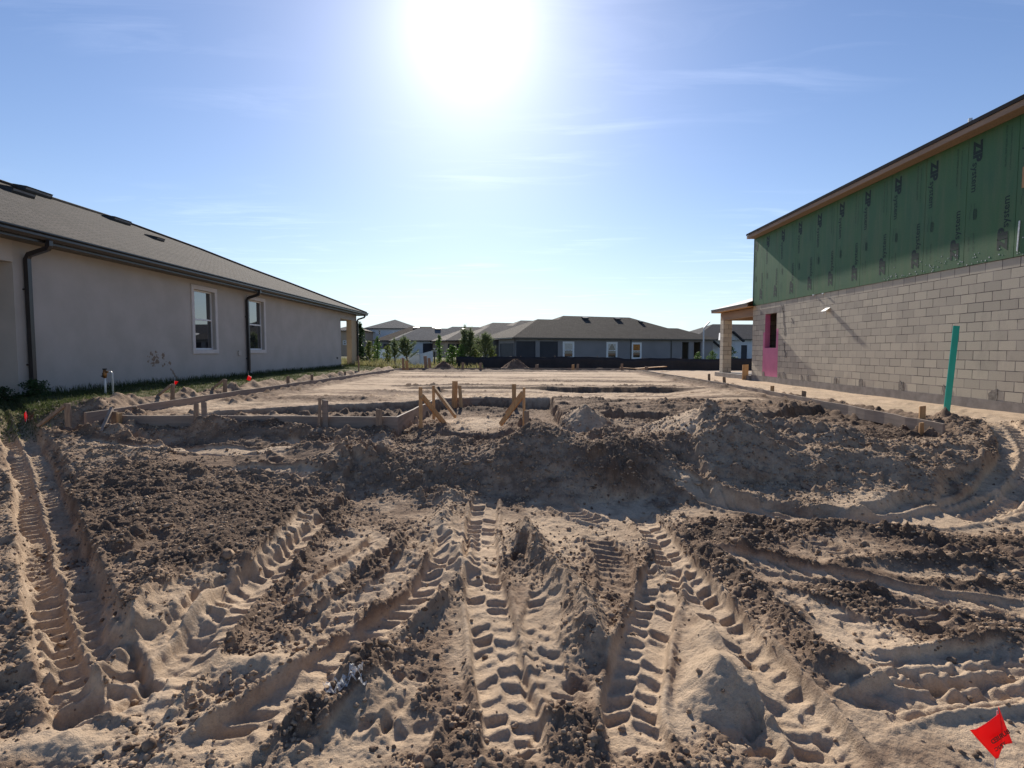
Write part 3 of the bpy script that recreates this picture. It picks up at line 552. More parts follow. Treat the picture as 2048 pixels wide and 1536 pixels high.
# keep the grade flush at the two buildings and turf strip smooth
SP = {}
def ground_z(x_, y_):
    i = np.clip(np.searchsorted(XS, x_)-1, 0, len(XS)-2); j = np.clip(np.searchsorted(YS, y_)-1, 0, len(YS)-2)
    fx = (x_-XS[i])/(XS[i+1]-XS[i]); fy = (y_-YS[j])/(YS[j+1]-YS[j])
    return (Z[j, i]*(1-fx)+Z[j, i+1]*fx)*(1-fy) + (Z[j+1, i]*(1-fx)+Z[j+1, i+1]*fx)*fy
def gz(x_, y_): return float(ground_z(np.array([x_], np.float32), np.array([y_], np.float32))[0])
GR = np.clip(sst(-7.15, -7.75, X+WX*1.5)*sst(8.0, 9.4, Y+WY*3)*sst(38, 35, Y) + sst(32.5, 34, Y+WY*4)*sst(-1.5, -4.0, X)*sst(-60, -40, X)*sst(75, 60, Y) + sst(36.5, 38, Y), 0, 1)
rows, cols = SH
me = bpy.data.meshes.new('ground'); nv = rows*cols
co = np.empty((nv, 3), np.float32); co[:, 0] = X.ravel(); co[:, 1] = Y.ravel(); co[:, 2] = Z.ravel()
me.vertices.add(nv); me.vertices.foreach_set('co', co.ravel())
idx = np.arange(nv, dtype=np.int32).reshape(rows, cols); q = np.stack([idx[:-1, :-1], idx[:-1, 1:], idx[1:, 1:], idx[1:, :-1]], -1).reshape(-1, 4)
nf = len(q); me.loops.add(nf*4); me.loops.foreach_set('vertex_index', q.ravel()); me.polygons.add(nf)
me.polygons.foreach_set('loop_start', np.arange(0, nf*4, 4, dtype=np.int32)); me.polygons.foreach_set('loop_total', np.full(nf, 4, np.int32))
me.polygons.foreach_set('use_smooth', np.ones(nf, bool)); me.update(calc_edges=True)
for nm, ar in (('damp', DAMP_SHADE), ('turf', GR), ('grain', gr)):  # damp also carries the painted shade of the pad step
    a = me.attributes.new(nm, 'FLOAT', 'POINT'); a.data.foreach_set('value', np.clip(ar, 0, 1).astype(np.float32).ravel())
m, t, b = new_mat('sandy soil'); p = pos_node(t)
def attr(nm):
    n = t.nodes.new('ShaderNodeAttribute'); n.attribute_name = nm; return n.outputs['Fac']
fn = noise(t, p, 8, 6, 0.6); fn2 = noise(t, p, 45, 4, 0.6); fn3 = noise(t, p, 1.1, 5, 0.6)
dv = M('ADD', attr('damp'), M('MULTIPLY', M('SUBTRACT', fn, 0.5, None, t), 0.55, None, t), None, t)
k = rng(t, dv, 0.12, 0.85)
sand = mix(t, rng(t, fn3, 0.35, 0.65), (0.58, 0.44, 0.31), (0.48, 0.36, 0.25))
mid = mix(t, rng(t, fn, 0.4, 0.6), (0.30, 0.21, 0.145), (0.235, 0.162, 0.112))
c_ = mix(t, rng(t, k, 0.0, 0.5), sand, mid); c_ = mix(t, rng(t, k, 0.45, 1.0), c_, (0.115, 0.078, 0.056))
c_ = mix(t, rng(t, fn2, 0.45, 0.75, 0, 0.28), c_, (0.13, 0.085, 0.06)); c_ = mix(t, rng(t, noise(t, p, 160, 2), 0.55, 0.75, 0, 0.25), c_, (0.60, 0.47, 0.35))
c_ = mix(t, attr('turf'), c_, mix(t, rng(t, fn, 0.4, 0.6), (0.055, 0.07, 0.025), (0.13, 0.11, 0.055)))
t.links.new(c_, b.inputs['Base Color']); setp(b, rough=0.96, spec=0.15)
bh = M('ADD', M('MULTIPLY', noise(t, p, 70, 5, 0.65), 1.0, None, t), M('MULTIPLY', noise(t, p, 260, 3, 0.6), 0.35, None, t), None, t)
bump(t, b, bh, 1.0, 0.012)
MT['soil'] = m; me.materials.append(m)
g_ = bpy.data.objects.new('ground', me); COL.objects.link(g_); tag(g_, kind='structure')
# --- loose crumbs and lumps lying on the soil: real little stones of dirt
rs = np.random.RandomState(7)
import bmesh
bm = bmesh.new(); bmesh.ops.create_icosphere(bm, subdivisions=2, radius=1); IV = np.array([v.co[:] for v in bm.verts], np.float32); IF = np.array([[v.index for v in f.verts] for f in bm.faces], np.int32); bm.free()
NC = 30000; yy = 1.4 + 8.2*rs.rand(NC*5)**1.0; xx = (rs.rand(NC*5)*2-1)*(yy*0.98+.3)
i_ = np.clip(np.searchsorted(XS, xx), 0, len(XS)-1); j_ = np.clip(np.searchsorted(YS, yy), 0, len(YS)-1)
keep = rs.rand(len(xx)) < (0.012 + gr[j_, i_]**1.3*0.9); xx = xx[keep][:NC]; yy = yy[keep][:NC]; NC = len(xx)
siz = 0.004 + 0.011*rs.rand(NC)**3 + 0.0025*yy*rs.rand(NC)*.35; big = rs.rand(NC) < 0.012; siz[big] *= 2.4
V = np.repeat(IV[None], NC, 0) * (0.75 + 0.5*rs.rand(NC, 1, 3)); V += 0.0
V *= 1 + 0.75*(rs.rand(NC, len(IV), 1)-0.5)
an = rs.rand(NC)*6.28; ca, sa = np.cos(an)[:, None], np.sin(an)[:, None]; vx = V[..., 0]*ca-V[..., 1]*sa; vy = V[..., 0]*sa+V[..., 1]*ca
V = np.stack([vx, vy, V[..., 2]*0.8], -1)*siz[:, None, None]; V[..., 0] += xx[:, None]; V[..., 1] += yy[:, None]; V[..., 2] += (ground_z(xx.astype(np.float32), yy.astype(np.float32)) + siz*0.25)[:, None]
FF = (IF[None] + (np.arange(NC)*len(IV))[:, None, None]).reshape(-1, 3)
def raw_mesh(name, V, Fc, mat_, smooth=False):
    me = bpy.data.meshes.new(name); V = V.reshape(-1, 3).astype(np.float32); k_ = Fc.shape[1]
    me.vertices.add(len(V)); me.vertices.foreach_set('co', V.ravel()); me.loops.add(Fc.size); me.loops.foreach_set('vertex_index', Fc.astype(np.int32).ravel())
    me.polygons.add(len(Fc)); me.polygons.foreach_set('loop_start', np.arange(0, Fc.size, k_, dtype=np.int32)); me.polygons.foreach_set('loop_total', np.full(len(Fc), k_, np.int32))
    me.polygons.foreach_set('use_smooth', np.full(len(Fc), smooth)); me.update(calc_edges=True); me.materials.append(mat_); return me
m, t, b = new_mat('dirt crumbs'); p = pos_node(t)
c_ = mix(t, rng(t, noise(t, p, 6, 5), 0.4, 0.6), (0.42, 0.305, 0.21), (0.15, 0.104, 0.074)); c_ = mix(t, rng(t, noise(t, p, 60, 3), 0.45, 0.7, 0, .4), c_, (0.12, 0.08, 0.058))
t.links.new(c_, b.inputs['Base Color']); setp(b, rough=0.96, spec=0.15); bump(t, b, noise(t, p, 150, 4), 0.7, 0.004)
me = raw_mesh('soil_clods', V, FF, m, True); o = bpy.data.objects.new('soil_clods', me); COL.objects.link(o); tag(o, 'loose crumbs and lumps of dry dirt scattered over the churned sand', 'dirt clods', kind='stuff')
# ================================================================ FINISHED HOUSE, LEFT
XL = -9.8; GT = 4.02; SOF = 3.84; GL = 0.78
lh = thing('neighbour_house', 'finished grey stucco house on the left with dark gutters and two white framed windows', 'house', (-14, 20, GL))
WIN = []
for (pxa, pxb, pt, pb) in ((383, 434, 570, 707), (493, 530, 592, 705)):
    ya = onx(pxa, 640, XL).y; yb_ = onx(pxb, 640, XL).y
    WIN.append((ya + 0.0, yb_, 0, 0))
ZT, ZB = 3.47, 1.62            # outer trim top / bottom of both windows
w1 = (onx(383, 640, XL).y, onx(434, 640, XL).y); w2 = (onx(494, 640, XL).y, onx(530, 640, XL).y)
zt1 = onx(383, 567.5, XL).z; zb1 = onx(387, 708, XL).z; zt2 = onx(495, 592, XL).z; zb2 = onx(497, 706, XL).z
ZT = (zt1+zt2)/2; ZB = (zb1+zb2)/2; TW = 0.13
m_ = MB(); y_ = 10.85
for (a, b_) in (w1, w2):
    m_.box(XL-0.2, XL, y_, a+TW, 0.3, SOF); m_.box(XL-0.2, XL, a+TW, b_-TW, 0.3, ZB+TW); m_.box(XL-0.2, XL, a+TW, b_-TW, ZT-TW, SOF); y_ = b_-TW
yo0 = onx(682, 690, XL).y; yo1 = onx(703.5, 690, XL).y; zo = onx(690, 638, XL).z
m_.box(XL-0.2, XL, y_, yo0, 0.3, SOF); m_.box(XL-0.2, XL, yo0, yo1, zo, SOF)
m_.box(XL-12, XL-0.2, yo0-0.2, yo0, 0.3, SOF); m_.box(XL-12, XL-11.8, 5, yo0-0.2, 0.3, SOF); m_.box(XL-1.6, XL-0.2, 10.85, 11.05, 0.3, SOF)
m_.box(XL-11.8, XL-1.0, 4.0, 4.2, 0.3, SOF); m_.box(XL-1.2, XL-1.0, 4.2, 10.85, 0.3, SOF)
m_.build('wall', MT['stucco'], lh)
MB().box(XL-0.28, XL+0.012, 4.2, 10.849, 3.42, SOF-0.001).build('porch_header', MT['stucco_light'], lh)
MB().box(XL-0.3, XL-0.001, yo1, 34.2, 0.55, zo-0.001).build('pillar', MT['stucco_lit'], lh)
MB().box(XL-0.3, XL-0.002, yo1, 34.19, zo, SOF).box(XL-6.5, XL-0.301, 33.9, 34.19, zo, SOF).box(XL-6.8, XL-6.5, 33.85, 34.2, 0.55, SOF).build('lanai_beam', MT['stucco'], lh)
MB().box(XL-6.8, XL-0.05, yo0+0.002, 34.15, 0.3, 0.80).build('lanai_slab', MT['concrete'], lh)
# windows
for wi, (a, b_) in enumerate((w1, w2)):
    w = MB(); w.box(XL+0.001, XL+0.035, a, a+TW, ZB, ZT).box(XL+0.001, XL+0.035, b_-TW, b_, ZB, ZT).box(XL+0.001, XL+0.035, a+TW, b_-TW, ZT-TW, ZT).box(XL+0.001, XL+0.035, a+TW, b_-TW, ZB, ZB+TW)
    wo_ = w.build('window', MT['trim'], lh, bevel=0.004)
    g1, g2, h1, h2 = a+TW, b_-TW, ZB+TW, ZT-TW; f_ = 0.045; mid_ = (h1+h2)/2+0.02
    fr = MB(); xf0, xf1 = XL-0.14, XL-0.09
    fr.box(xf0, xf1, g1+.001, g1+f_, h1+.001, h2-.001).box(xf0, xf1, g2-f_, g2-.001, h1+.001, h2-.001).box(xf0, xf1, g1+f_, g2-f_, h1+.001, h1+f_).box(xf0, xf1, g1+f_, g2-f_, h2-f_, h2-.001).box(xf0+.01, xf1+.012, g1+f_, g2-f_, mid_-.03, mid_+.02)
    fr.build('frame', MT['vinyl'], wo_)
    MB().box(XL-0.13, XL-0.118, g1+f_, g2-f_, mid_+.02, h2-f_).build('pane', MT['glass'], wo_); MB().box(XL-0.122, XL-0.108, g1+f_, g2-f_, h1+f_, mid_-.03).build('pane', MT['glass'], wo_)
    MB().box(XL-0.2, XL-0.16, g1, g2, h1, h2).build('dark_room_sheet', MT['black'], wo_)  # black sheet painted in for the dark of the room behind the glass
# roof: near slope fitted to the eave and to the ridge line
PM = 0.42; XE = -9.32
n_ = Vector((PM, 0, 1)); p0_ = Vector((XE, 0, GT))
def onroof(px, py):
    d = ray(px, py); o_ = Vector((0, 0, CAMZ)); return o_ + d * ((p0_-o_).dot(n_)/d.dot(n_))
prof = [onroof(*q_) for q_ in ((0, 364), (84, 392), (240, 441), (400, 499), (502, 539), (581, 568))]
ye = 34.75; c0 = Vector((XE, ye, GT))
near0 = Vector((prof[0].x, 4.0, prof[0].z)); prof = [near0] + prof
# level the ridge part
rz = prof[1].z
r_ = MB(); top = prof + [c0]; r_.poly([Vector((XE, 4.0, GT))] + [c0] + list(reversed(prof)))
bk = [Vector((p.x - (p.z-GT)/PM, p.y + (0 if i < 3 else 0.0), GT)) for i, p in enumerate(prof)] + [Vector((XE-0.6, ye, GT))]
for i in range(len(top)-1): r_.add([top[i], top[i+1], bk[i+1], bk[i]], [(0, 1, 2, 3)])
r_.add([Vector((XE, 4.0, GT)), near0, bk[0]], [(0, 1, 2)])
rf = r_.build('roof', MT['shingle'], lh)
hip = MB(); hip.tube([p + Vector((0, 0, 0.02)) for p in top], 0.07, 6); hip.build('ridge_cap', MT['shingle'], rf)
MB().box(XL-12.5, XE-0.02, 4.05, ye-0.05, SOF-0.001, SOF+0.03).build('soffit', MT['bronze'], lh)
# K style gutter
gpr = [(XE-0.02, GT-0.02), (XE-0.02, GT-0.155), (XE+0.05, GT-0.155), (XE+0.085, GT-0.10), (XE+0.085, GT-0.06), (XE+0.125, GT-0.03), (XE+0.125, GT-0.005), (XE+0.11, GT-0.005), (XE+0.11, GT-0.03), (XE+0.0, GT-0.06)]
MB().prism([(x_, 4.0, z_) for x_, z_ in gpr], (0, ye-3.95, 0)).box(XE-0.06, XE-0.021, 4.0, ye, SOF-0.02, GT-0.03).build('gutter', MT['bronze'], lh)
def downspout(y_d):
    w = MB(); s_ = 0.05
    w.tube([(XE+0.05, y_d, GT-0.15), (XE+0.05, y_d, GT-0.24), (XE+0.02, y_d, GT-0.30), (XL+0.12, y_d, GT-0.42), (XL+0.075, y_d, GT-0.50), (XL+0.075, y_d, 0.95), (XL+0.11, y_d, 0.86), (XL+0.20, y_d, 0.82)], 0.062, 4)
    w.box(XL+0.0, XL+0.05, y_d-.06, y_d+.06, 2.9, 2.93).box(XL+0.0, XL+0.05, y_d-.06, y_d+.06, 1.4, 1.43)
    w.build('downspout', MT['bronze'], lh)
for q_ in (54, 492): downspout(onx(q_, 660, XL).y)
downspout(34.12)
# box vents on the slope
for (px, py, ln, hh) in ((30, 381, 0.8, 0.17), (62, 381, 1.1, 0.19), (232, 438, 1.0, 0.19), (308, 473, 0.5, 0.13)):
    c = onroof(px, py+4); u = Vector((1, 0, -PM)).normalized(); nn_ = n_.normalized(); yv = Vector((0, 1, 0))
    P = lambda a_, b2, c2: c + yv*a_ + u*b2 + nn_*c2
    v = MB(); v.add([P(-ln/2,-.26,0),P(ln/2,-.26,0),P(ln/2,.26,0),P(-ln/2,.26,0),P(-ln/2,-.2,hh*.35),P(ln/2,-.2,hh*.35),P(ln/2,.26,hh),P(-ln/2,.26,hh)], [(3,2,1,0),(4,5,6,7),(0,1,5,4),(1,2,6,5),(2,3,7,6),(3,0,4,7)])
    vo = v.build('roof_vent', MT['black'], rf)
    v = MB(); v.add([P(-ln/2-.02,-.24,hh*.35+.004),P(ln/2+.02,-.24,hh*.35+.004),P(ln/2+.02,.30,hh+.006),P(-ln/2-.02,.30,hh+.006)], [(0,1,2,3)]); 
    v.add([P(-ln/2+.03,-.262,hh*.10),P(ln/2-.03,-.262,hh*.10),P(ln/2-.03,-.262,hh*.30),P(-ln/2+.03,-.262,hh*.30)], [(0,1,2,3)])  # pale strips here and below: sunlit louvre painted as colour
    v.add([P(-ln/2+.03,.264,hh*.45),P(ln/2-.03,.264,hh*.45),P(ln/2-.03,.264,hh*.8),P(-ln/2+.03,.264,hh*.8)], [(0,1,2,3)])
    v.build('roof_vent', MT['vent_lit'], rf)
# splashed mud on the stucco, little box and hose bib
rs_ = random.Random(4); sp = MB()
for k_ in range(60):
    px = rs_.gauss(313, 11); py = rs_.gauss(719, 6.5); c = onx(px, py, XL+0.002); r0 = abs(rs_.gauss(0, .022))+.006
    sp.poly([(XL+0.002+k_*1e-5, c.y+math.cos(a_*1.05)*r0*rs_.uniform(.5, 1.4), c.z+math.sin(a_*1.05)*r0*rs_.uniform(.5, 1.4)) for a_ in range(6)])
for k_ in range(22):
    px = 341+k_*.7+rs_.gauss(0, 1); py = 738+k_*1.0; c = onx(px, py, XL+0.003); r0 = rs_.uniform(.008, .03)
    sp.poly([(XL+0.003+k_*1e-5, c.y+math.cos(a_*1.05)*r0*rs_.uniform(.5, 1.4), c.z+math.sin(a_*1.05)*r0*rs_.uniform(.7, 1.8)) for a_ in range(6)])
sp.build('mud_splash', MT['wood_dirty'], lh)
c = onx(478, 706, XL); MB().box(XL+.001, XL+0.05, c.y-.09, c.y+.09, c.z-.09, c.z+.09).build('wall_box', MT['stucco_light'], lh, bevel=.006)
c = onx(674, 716, XL); MB().box(XL+.001, XL+0.04, c.y-.06, c.y+.06, c.z-.05, c.z+.05).build('dryer_vent', MT['black'], lh)
# ================================================================ HOUSE UNDER CONSTRUCTION, RIGHT
XR = 9.78; ZF = 0.68; ZC = ZF + 14*0.2032; YC = 23.1; Y0R = 3.0; ZE = 6.25
rh = thing('house_under_construction', 'unfinished two storey house, concrete block below and green sheathing panels above', 'house', (14, 14, 0.3))
wy0 = onx(1553, 660, XR).y; wy1 = onx(1530, 660, XR).y; wz0 = ZF+0.2032*5.5; wz1 = ZF+0.2032*12
w = MB(); w.box(XR, XR+0.2, Y0R, wy0, ZF, ZC).box(XR, XR+0.2, wy1, YC, ZF, ZC).box(XR, XR+0.2, wy0, wy1, ZF, wz0).box(XR, XR+0.2, wy0, wy1, wz1, ZC)
w.box(XR+0.2, XR+9, YC-0.2, YC, ZF, ZC).box(XR+8.8, XR+9, Y0R, YC-0.2, ZF, ZC).box(XR+.2, XR+8.8, Y0R, Y0R+.2, ZF, ZC); w.build('block_wall', MT['block'], rh)
MB().box(XR-0.015, XR+9.02, Y0R, YC+0.02, 0.1, ZF-0.001).build('footing', MT['concrete'], rh)
MB().box(XR+.25, XR+8.7, Y0R+.25, YC-.25, ZC+.0, ZC+.25).build('upper_floor', MT['fascia'], rh)
MB().box(XR-0.004, XR+0.196, wy0-0.32, wy1+0.45, wz1+.001, wz1+0.2032).build('lintel', MT['concrete'], rh)
# pink paint on the block round the opening and on its reveals
e = 0.003; pz = ZF+0.02; zs_ = wz0+0.72
pk = MB(); pk.box(XR-e, XR-0.0001, wy0-0.16, wy1+0.14, pz, wz0-.001).box(XR-e, XR-0.0001, wy0-0.16, wy0-.0002, wz0, zs_).box(XR-e, XR-0.0001, wy1+.0002, wy1+0.14, wz0, zs_-.1)
pk.box(XR, XR+.2, wy1-.003, wy1-.0001, wz0, wz1).box(XR, XR+.2, wy0+.0001, wy0+.003, wz0, wz1).box(XR, XR+.2, wy0+.003, wy1-.003, wz0, wz0+.004)
pk.build('painted_flashing', MT['pink'], rh)
# mortar filled clean-outs along the bottom course
rs_ = random.Random(11)
for (px, wdt, hgt) in ((1527, .18, .3), (1558, .18, .28), (1568, .26, .36), (1604, .14, .26), (1616, .16, .28), (1671, .17, .3), (1722, .17, .32), (1803, .2, .36), (1894, .2, .34), (1988, .22, .34)):
    c = onx(px, 760, XR); n__ = 14; 
    pts = []
    for k_ in range(n__):
        a_ = 6.283*k_/n__; sx = math.copysign(min(abs(math.cos(a_))*1.35, 1), math.cos(a_)); sz_ = math.copysign(min(abs(math.sin(a_))*1.35, 1), math.sin(a_))
        pts.append((XR-0.012, c.y+sx*wdt/2*rs_.uniform(.8, 1.1), ZF+0.03+hgt*.16+sz_*hgt/2*rs_.uniform(.6, 1.15)-.03))
    MB().prism(pts, (0.0119, 0, 0)).build('mortar_patch', MT['mortar'], rh)
# smeared dark mortar trails by the opening
for k_, (px, py, ph) in enumerate(((1566, 640, 62), (1568, 700, 30), (1563, 618, 16), (1583, 642, 12))):
    a = onx(px, py-ph/2, XR); b_ = onx(px+4, py+ph/2, XR); pts = []
    for j in range(9): q_ = j/8; pts.append((XR-.006, a.y+(b_.y-a.y)*q_+rs_.gauss(0, .03)-.05, a.z+(b_.z-a.z)*q_))
    for j in range(8, -1, -1): q_ = j/8; pts.append((XR-.006, a.y+(b_.y-a.y)*q_+rs_.gauss(0, .03)+.05, a.z+(b_.z-a.z)*q_))
    MB().prism(pts, (.0059, 0, 0)).build('mortar_smear', MT['mortar'], rh)
# sheathing panels with print
def text_mesh(s, size, bold=0.0):
    cu = bpy.data.curves.new('t', 'FONT'); cu.body = s; cu.size = size; cu.offset = bold; cu.resolution_u = 3
    o = bpy.data.objects.new('t', cu); me = bpy.data.meshes.new_from_object(o)
    vs = [v.co.copy() for v in me.vertices]; fs = [tuple(p.vertices) for p in me.polygons]
    bpy.data.objects.remove(o); bpy.data.curves.remove(cu); bpy.data.meshes.remove(me); return vs, fs
def wid(vs): xs = [v.x for v in vs]; return max(xs)-min(xs), min(xs)
TZ = text_mesh('ZIP', 0.30, 0.018); TS = text_mesh('system', 0.225, 0.003)
wz, mz = wid(TZ[0]); ws, ms = wid(TS[0])
LOGO_V = [Vector((v.x-mz, v.y, 0)) for v in TZ[0]] + [Vector((v.x-ms+wz-0.01, v.y-0.02, 0)) for v in TS[0]]
LOGO_F = list(TZ[1]) + [tuple(i+len(TZ[0]) for i in f) for f in TS[1]]; LOGO_W = wz+ws
small = [text_mesh(s, .062) for s in ('BUILD IT FASTER AND TIGHTER', 'WALL SHEATHING  7/16 INSTALL THIS SIDE OUT', 'EXPOSURE 1  24/16', 'APA RATED')]
def put(mb, vf, y_, z_, down, s=1.0):
    vs, fs = vf
    # down: text reads towards the ground with letter tops towards the camera side; up: the reverse
    if down: q_ = [(XR-0.0245, y_ - v.y*s, z_ - v.x*s) for v in vs]
    else: q_ = [(XR-0.0245, y_ + v.y*s, z_ + v.x*s) for v in vs]
    mb.add(q_, fs)
PY = [1990, 1640, 1335, 1085, 880, 700, 543, 400]
yq = onx(1480+1640/3.606, 400, XR).y
seams = [yq + 1.2225*k_ for k_ in range(-7, 12)]; seams = [s for s in seams if s < YC-.3]
ys_ = [Y0R] + [s for s in seams if s > Y0R+.3] + [YC]
tk = rs_ = random.Random(2)
for i in range(len(ys_)-1):
    a, b_ = ys_[i]+0.005, ys_[i+1]-0.005
    pn = MB().box(XR-0.022, XR-0.004, a, b_, ZC+0.004, ZE).build('sheathing_panel', MT['zip'], rh)
    if b_-a < 0.9: continue
    le = MB(); top_ = ZE-0.12+rs_.uniform(-.04, .04)
    sc_ = 1.08/LOGO_W
    put(le, (LOGO_V, LOGO_F), b_-0.14, top_, True, sc_)              # upper mark, reads down
    put(le, (LOGO_V, LOGO_F), a+0.16, ZC+0.17, False, sc_)           # lower mark, reads up
    put(le, small[0], a+0.30, top_+.02, True, .92); put(le, small[1], a+0.18, top_-.05, True, .62)
    for r2 in range(5): put(le, small[3], b_-0.10-.045*r2, ZC+1.15, r2 % 2 == 0, .5)
    for k_ in range(3): le.box(XR-.0245, XR-.0241, b_-0.22-.03*k_, b_-0.205-.03*k_, ZC+.95, ZC+1.18)
    put(le, small[2], b_-0.22, ZC+.68, True, .75); put(le, small[2], b_-0.10, ZC+.62, True, .6)
    le.build('lettering', MT['print'], pn)
MB().box(XR+0.0, XR+0.15, Y0R, YC-.001, ZC+.001, ZE-.001).box(XR+.15, XR+9, YC-.15, YC-.001, ZC+.26, ZE-.001).box(XR+8.85, XR+9, Y0R, YC-.15, ZC+.26, ZE-.001).build('stud_frame', MT['wood_dirty'], rh)
MB().box(XR-.03, XR-.0225, YC-.02, YC+.012, ZC+.01, ZE).box(XR-.03, XR+.14, YC+.001, YC+.014, ZC+.01, ZE-.01).build('corner_tape', MT['black'], rh)
# pale sealant / fastener spots low on the panels
sp = MB()
for k_ in range(90):
    y_ = rs_.uniform(9.8, 15); z_ = ZC + abs(rs_.gauss(.05, .13)) + .02; r0 = rs_.uniform(.004, .012); sp.box(XR-.0262, XR-.0222, y_-r0, y_+r0, z_-r0, z_+r0)
sp.build('sealant_spots', MT['pale'], rh)
c1_ = onx(2034, 502, XR-.03); c2_ = onx(2041, 441, XR-.03); MB().beam((XR-.03, c1_.y, c1_.z), (XR-.03, c1_.y-.02, c2_.z), .03, .012, up=(1, 0, 0)).build('marker_strip', MT['tape'], rh)
MB().box(XR-.03, XR-.0225, onx(2052, 420, XR).y, onx(2044, 420, XR).y, ZC+1.3, ZC+1.7).build('wood_block', MT['wood'], rh)
# eave: fascia, soffit, roof with black felt edge
XO = XR-0.34; zf0, zf1 = ZE+.02, ZE+0.115
ro = MB(); ro.add([(XO-.02, Y0R-.4, zf1+.004), (XO-.02, YC+.02, zf1+.004), (XR+4.5, YC+.02, zf1+1.9), (XR+4.5, Y0R-.4, zf1+1.9), (XO-.02, Y0R-.4, zf1+.085), (XO-.02, YC+.02, zf1+.085), (XR+4.5, YC+.02, zf1+1.979), (XR+4.5, Y0R-.4, zf1+1.979)], [(3,2,1,0),(4,5,6,7),(0,1,5,4),(1,2,6,5),(2,3,7,6),(3,0,4,7)])
ro.add([(XR+4.5, Y0R-.4, zf1+1.9), (XR+4.5, YC+.02, zf1+1.9), (XR+9.5, YC+.02, zf1), (XR+9.5, Y0R-.4, zf1)], [(0, 1, 2, 3)]); ro.add([(XR, YC, ZE), (XR+9, YC, ZE), (XR+4.5, YC, zf1+1.9)], [(0, 1, 2)])
rr = ro.build('roof', MT['felt'], rh)
fa = MB(); ycut = [Y0R-.4, 6.1, 9.75, 13.4, 17.0, YC+.01]
for i in range(len(ycut)-1): fa.box(XO+rs_.uniform(0, .004), XO+.04, ycut[i]+.003, ycut[i+1]-.003, zf0-.02, zf1+.003)
fa.build('fascia', MT['fascia'], rh)
MB().box(XO+.041, XR-.023, Y0R-.4, YC+.005, ZE+.001, ZE+.012).box(XR-.022, XR+9, Y0R, YC-.01, ZE+.002, ZE+.012).build('soffit', MT['wood_dirty'], rh)
c = onx(1940, 250, XO+.5); MB().tube([(c.x, c.y, zf1+.2), (c.x, c.y, c.z+.14)], .04, 10).build('vent_pipe', MT['galv'], rh)
# metal hood on the block wall with its catch of sun
c = onx(1656, 621, XR); h = MB(); h.add([(XR-.001, c.y-.13, c.z+.09), (XR-.001, c.y+.13, c.z+.09), (XR-.16, c.y+.13, c.z-.02), (XR-.16, c.y-.13, c.z-.02), (XR-.001, c.y-.13, c.z+.08), (XR-.001, c.y+.13, c.z+.08), (XR-.16, c.y+.13, c.z-.03), (XR-.16, c.y-.13, c.z-.03)], [(0,1,2,3),(7,6,5,4),(0,3,7,4),(1,5,6,2),(2,6,7,3)])
h.box(XR-.13, XR-.12, c.y-.1, c.y-.09, c.z-.10, c.z-.02).box(XR-.13, XR-.12, c.y+.09, c.y+.1, c.z-.10, c.z-.02).build('wall_hood', MT['galv'], rh)
for px, py in ((1629, 590), (1648, 587)):
    c = onx(px, py, XR); MB().box(XR-.05, XR-.001, c.y-.04, c.y+.04, c.z-.015, c.z+.015).build('anchor_clip', MT['galv'], rh)
# rear porch: slab, block columns, beam, hip roof with bare fascia
yp = 26.35
MB().box(XR-.1, XR+5, YC+.021, yp+.75, .1, ZF-.02).build('porch_slab', MT['concrete'], rh)
MB().box(XR, XR+.4, yp, yp+.4, ZF-.019, 3.12).build('porch_column', MT['block'], rh)
MB().box(XR+4.6, XR+5.0, yp, yp+.4, ZF-.019, 3.12).build('porch_column', MT['block'], rh)
MB().box(XR+.002, XR+.2, YC+.001, yp+.4, 3.121, 3.46).box(XR+.2, XR+5, yp+.2, yp+.4, 3.121, 3.46).build('porch_beam', MT['fascia'], rh)
pe = 9.4; zz = 3.50; A = Vector((pe, YC-.35, zz+.13)); Bc = Vector((pe, 26.95, zz+.13)); Cc = Vector((XR+5.4, 26.95, zz+.13)); AP = Vector((11.9, 24.45, zz+.13+.83)); AP2 = Vector((11.9, YC-.02, zz+.13+.83)); A0 = Vector((pe, YC+.03, zz+.13))
pr = MB(); pr.add([A0, Bc, AP, AP2], [(0, 1, 2, 3)]); pr.add([Bc, Cc, AP+Vector((.6, 0, 0)), AP], [(0, 1, 2, 3)]); pr.build('porch_roof', MT['sheath_top'], rh)
MB().box(pe, pe+.04, YC-.3, 26.95, zz-.02, zz+.12).box(pe+.04, XR+5.4, 26.91, 26.95, zz-.02, zz+.12).build('porch_fascia', MT['fascia'], rh)
MB().box(pe+.041, XR+5, YC+.016, 26.90, zz-.01, zz+.0).box(pe+.02, XR-.025, YC-.3, YC+.015, zz-.01, zz+.0).build('porch_soffit', MT['wood'], rh)
MB().box(pe-.012, pe-.0005, YC-.3, 26.96, zz+.08, zz+.135).build('porch_drip_edge', MT['black'], rh)
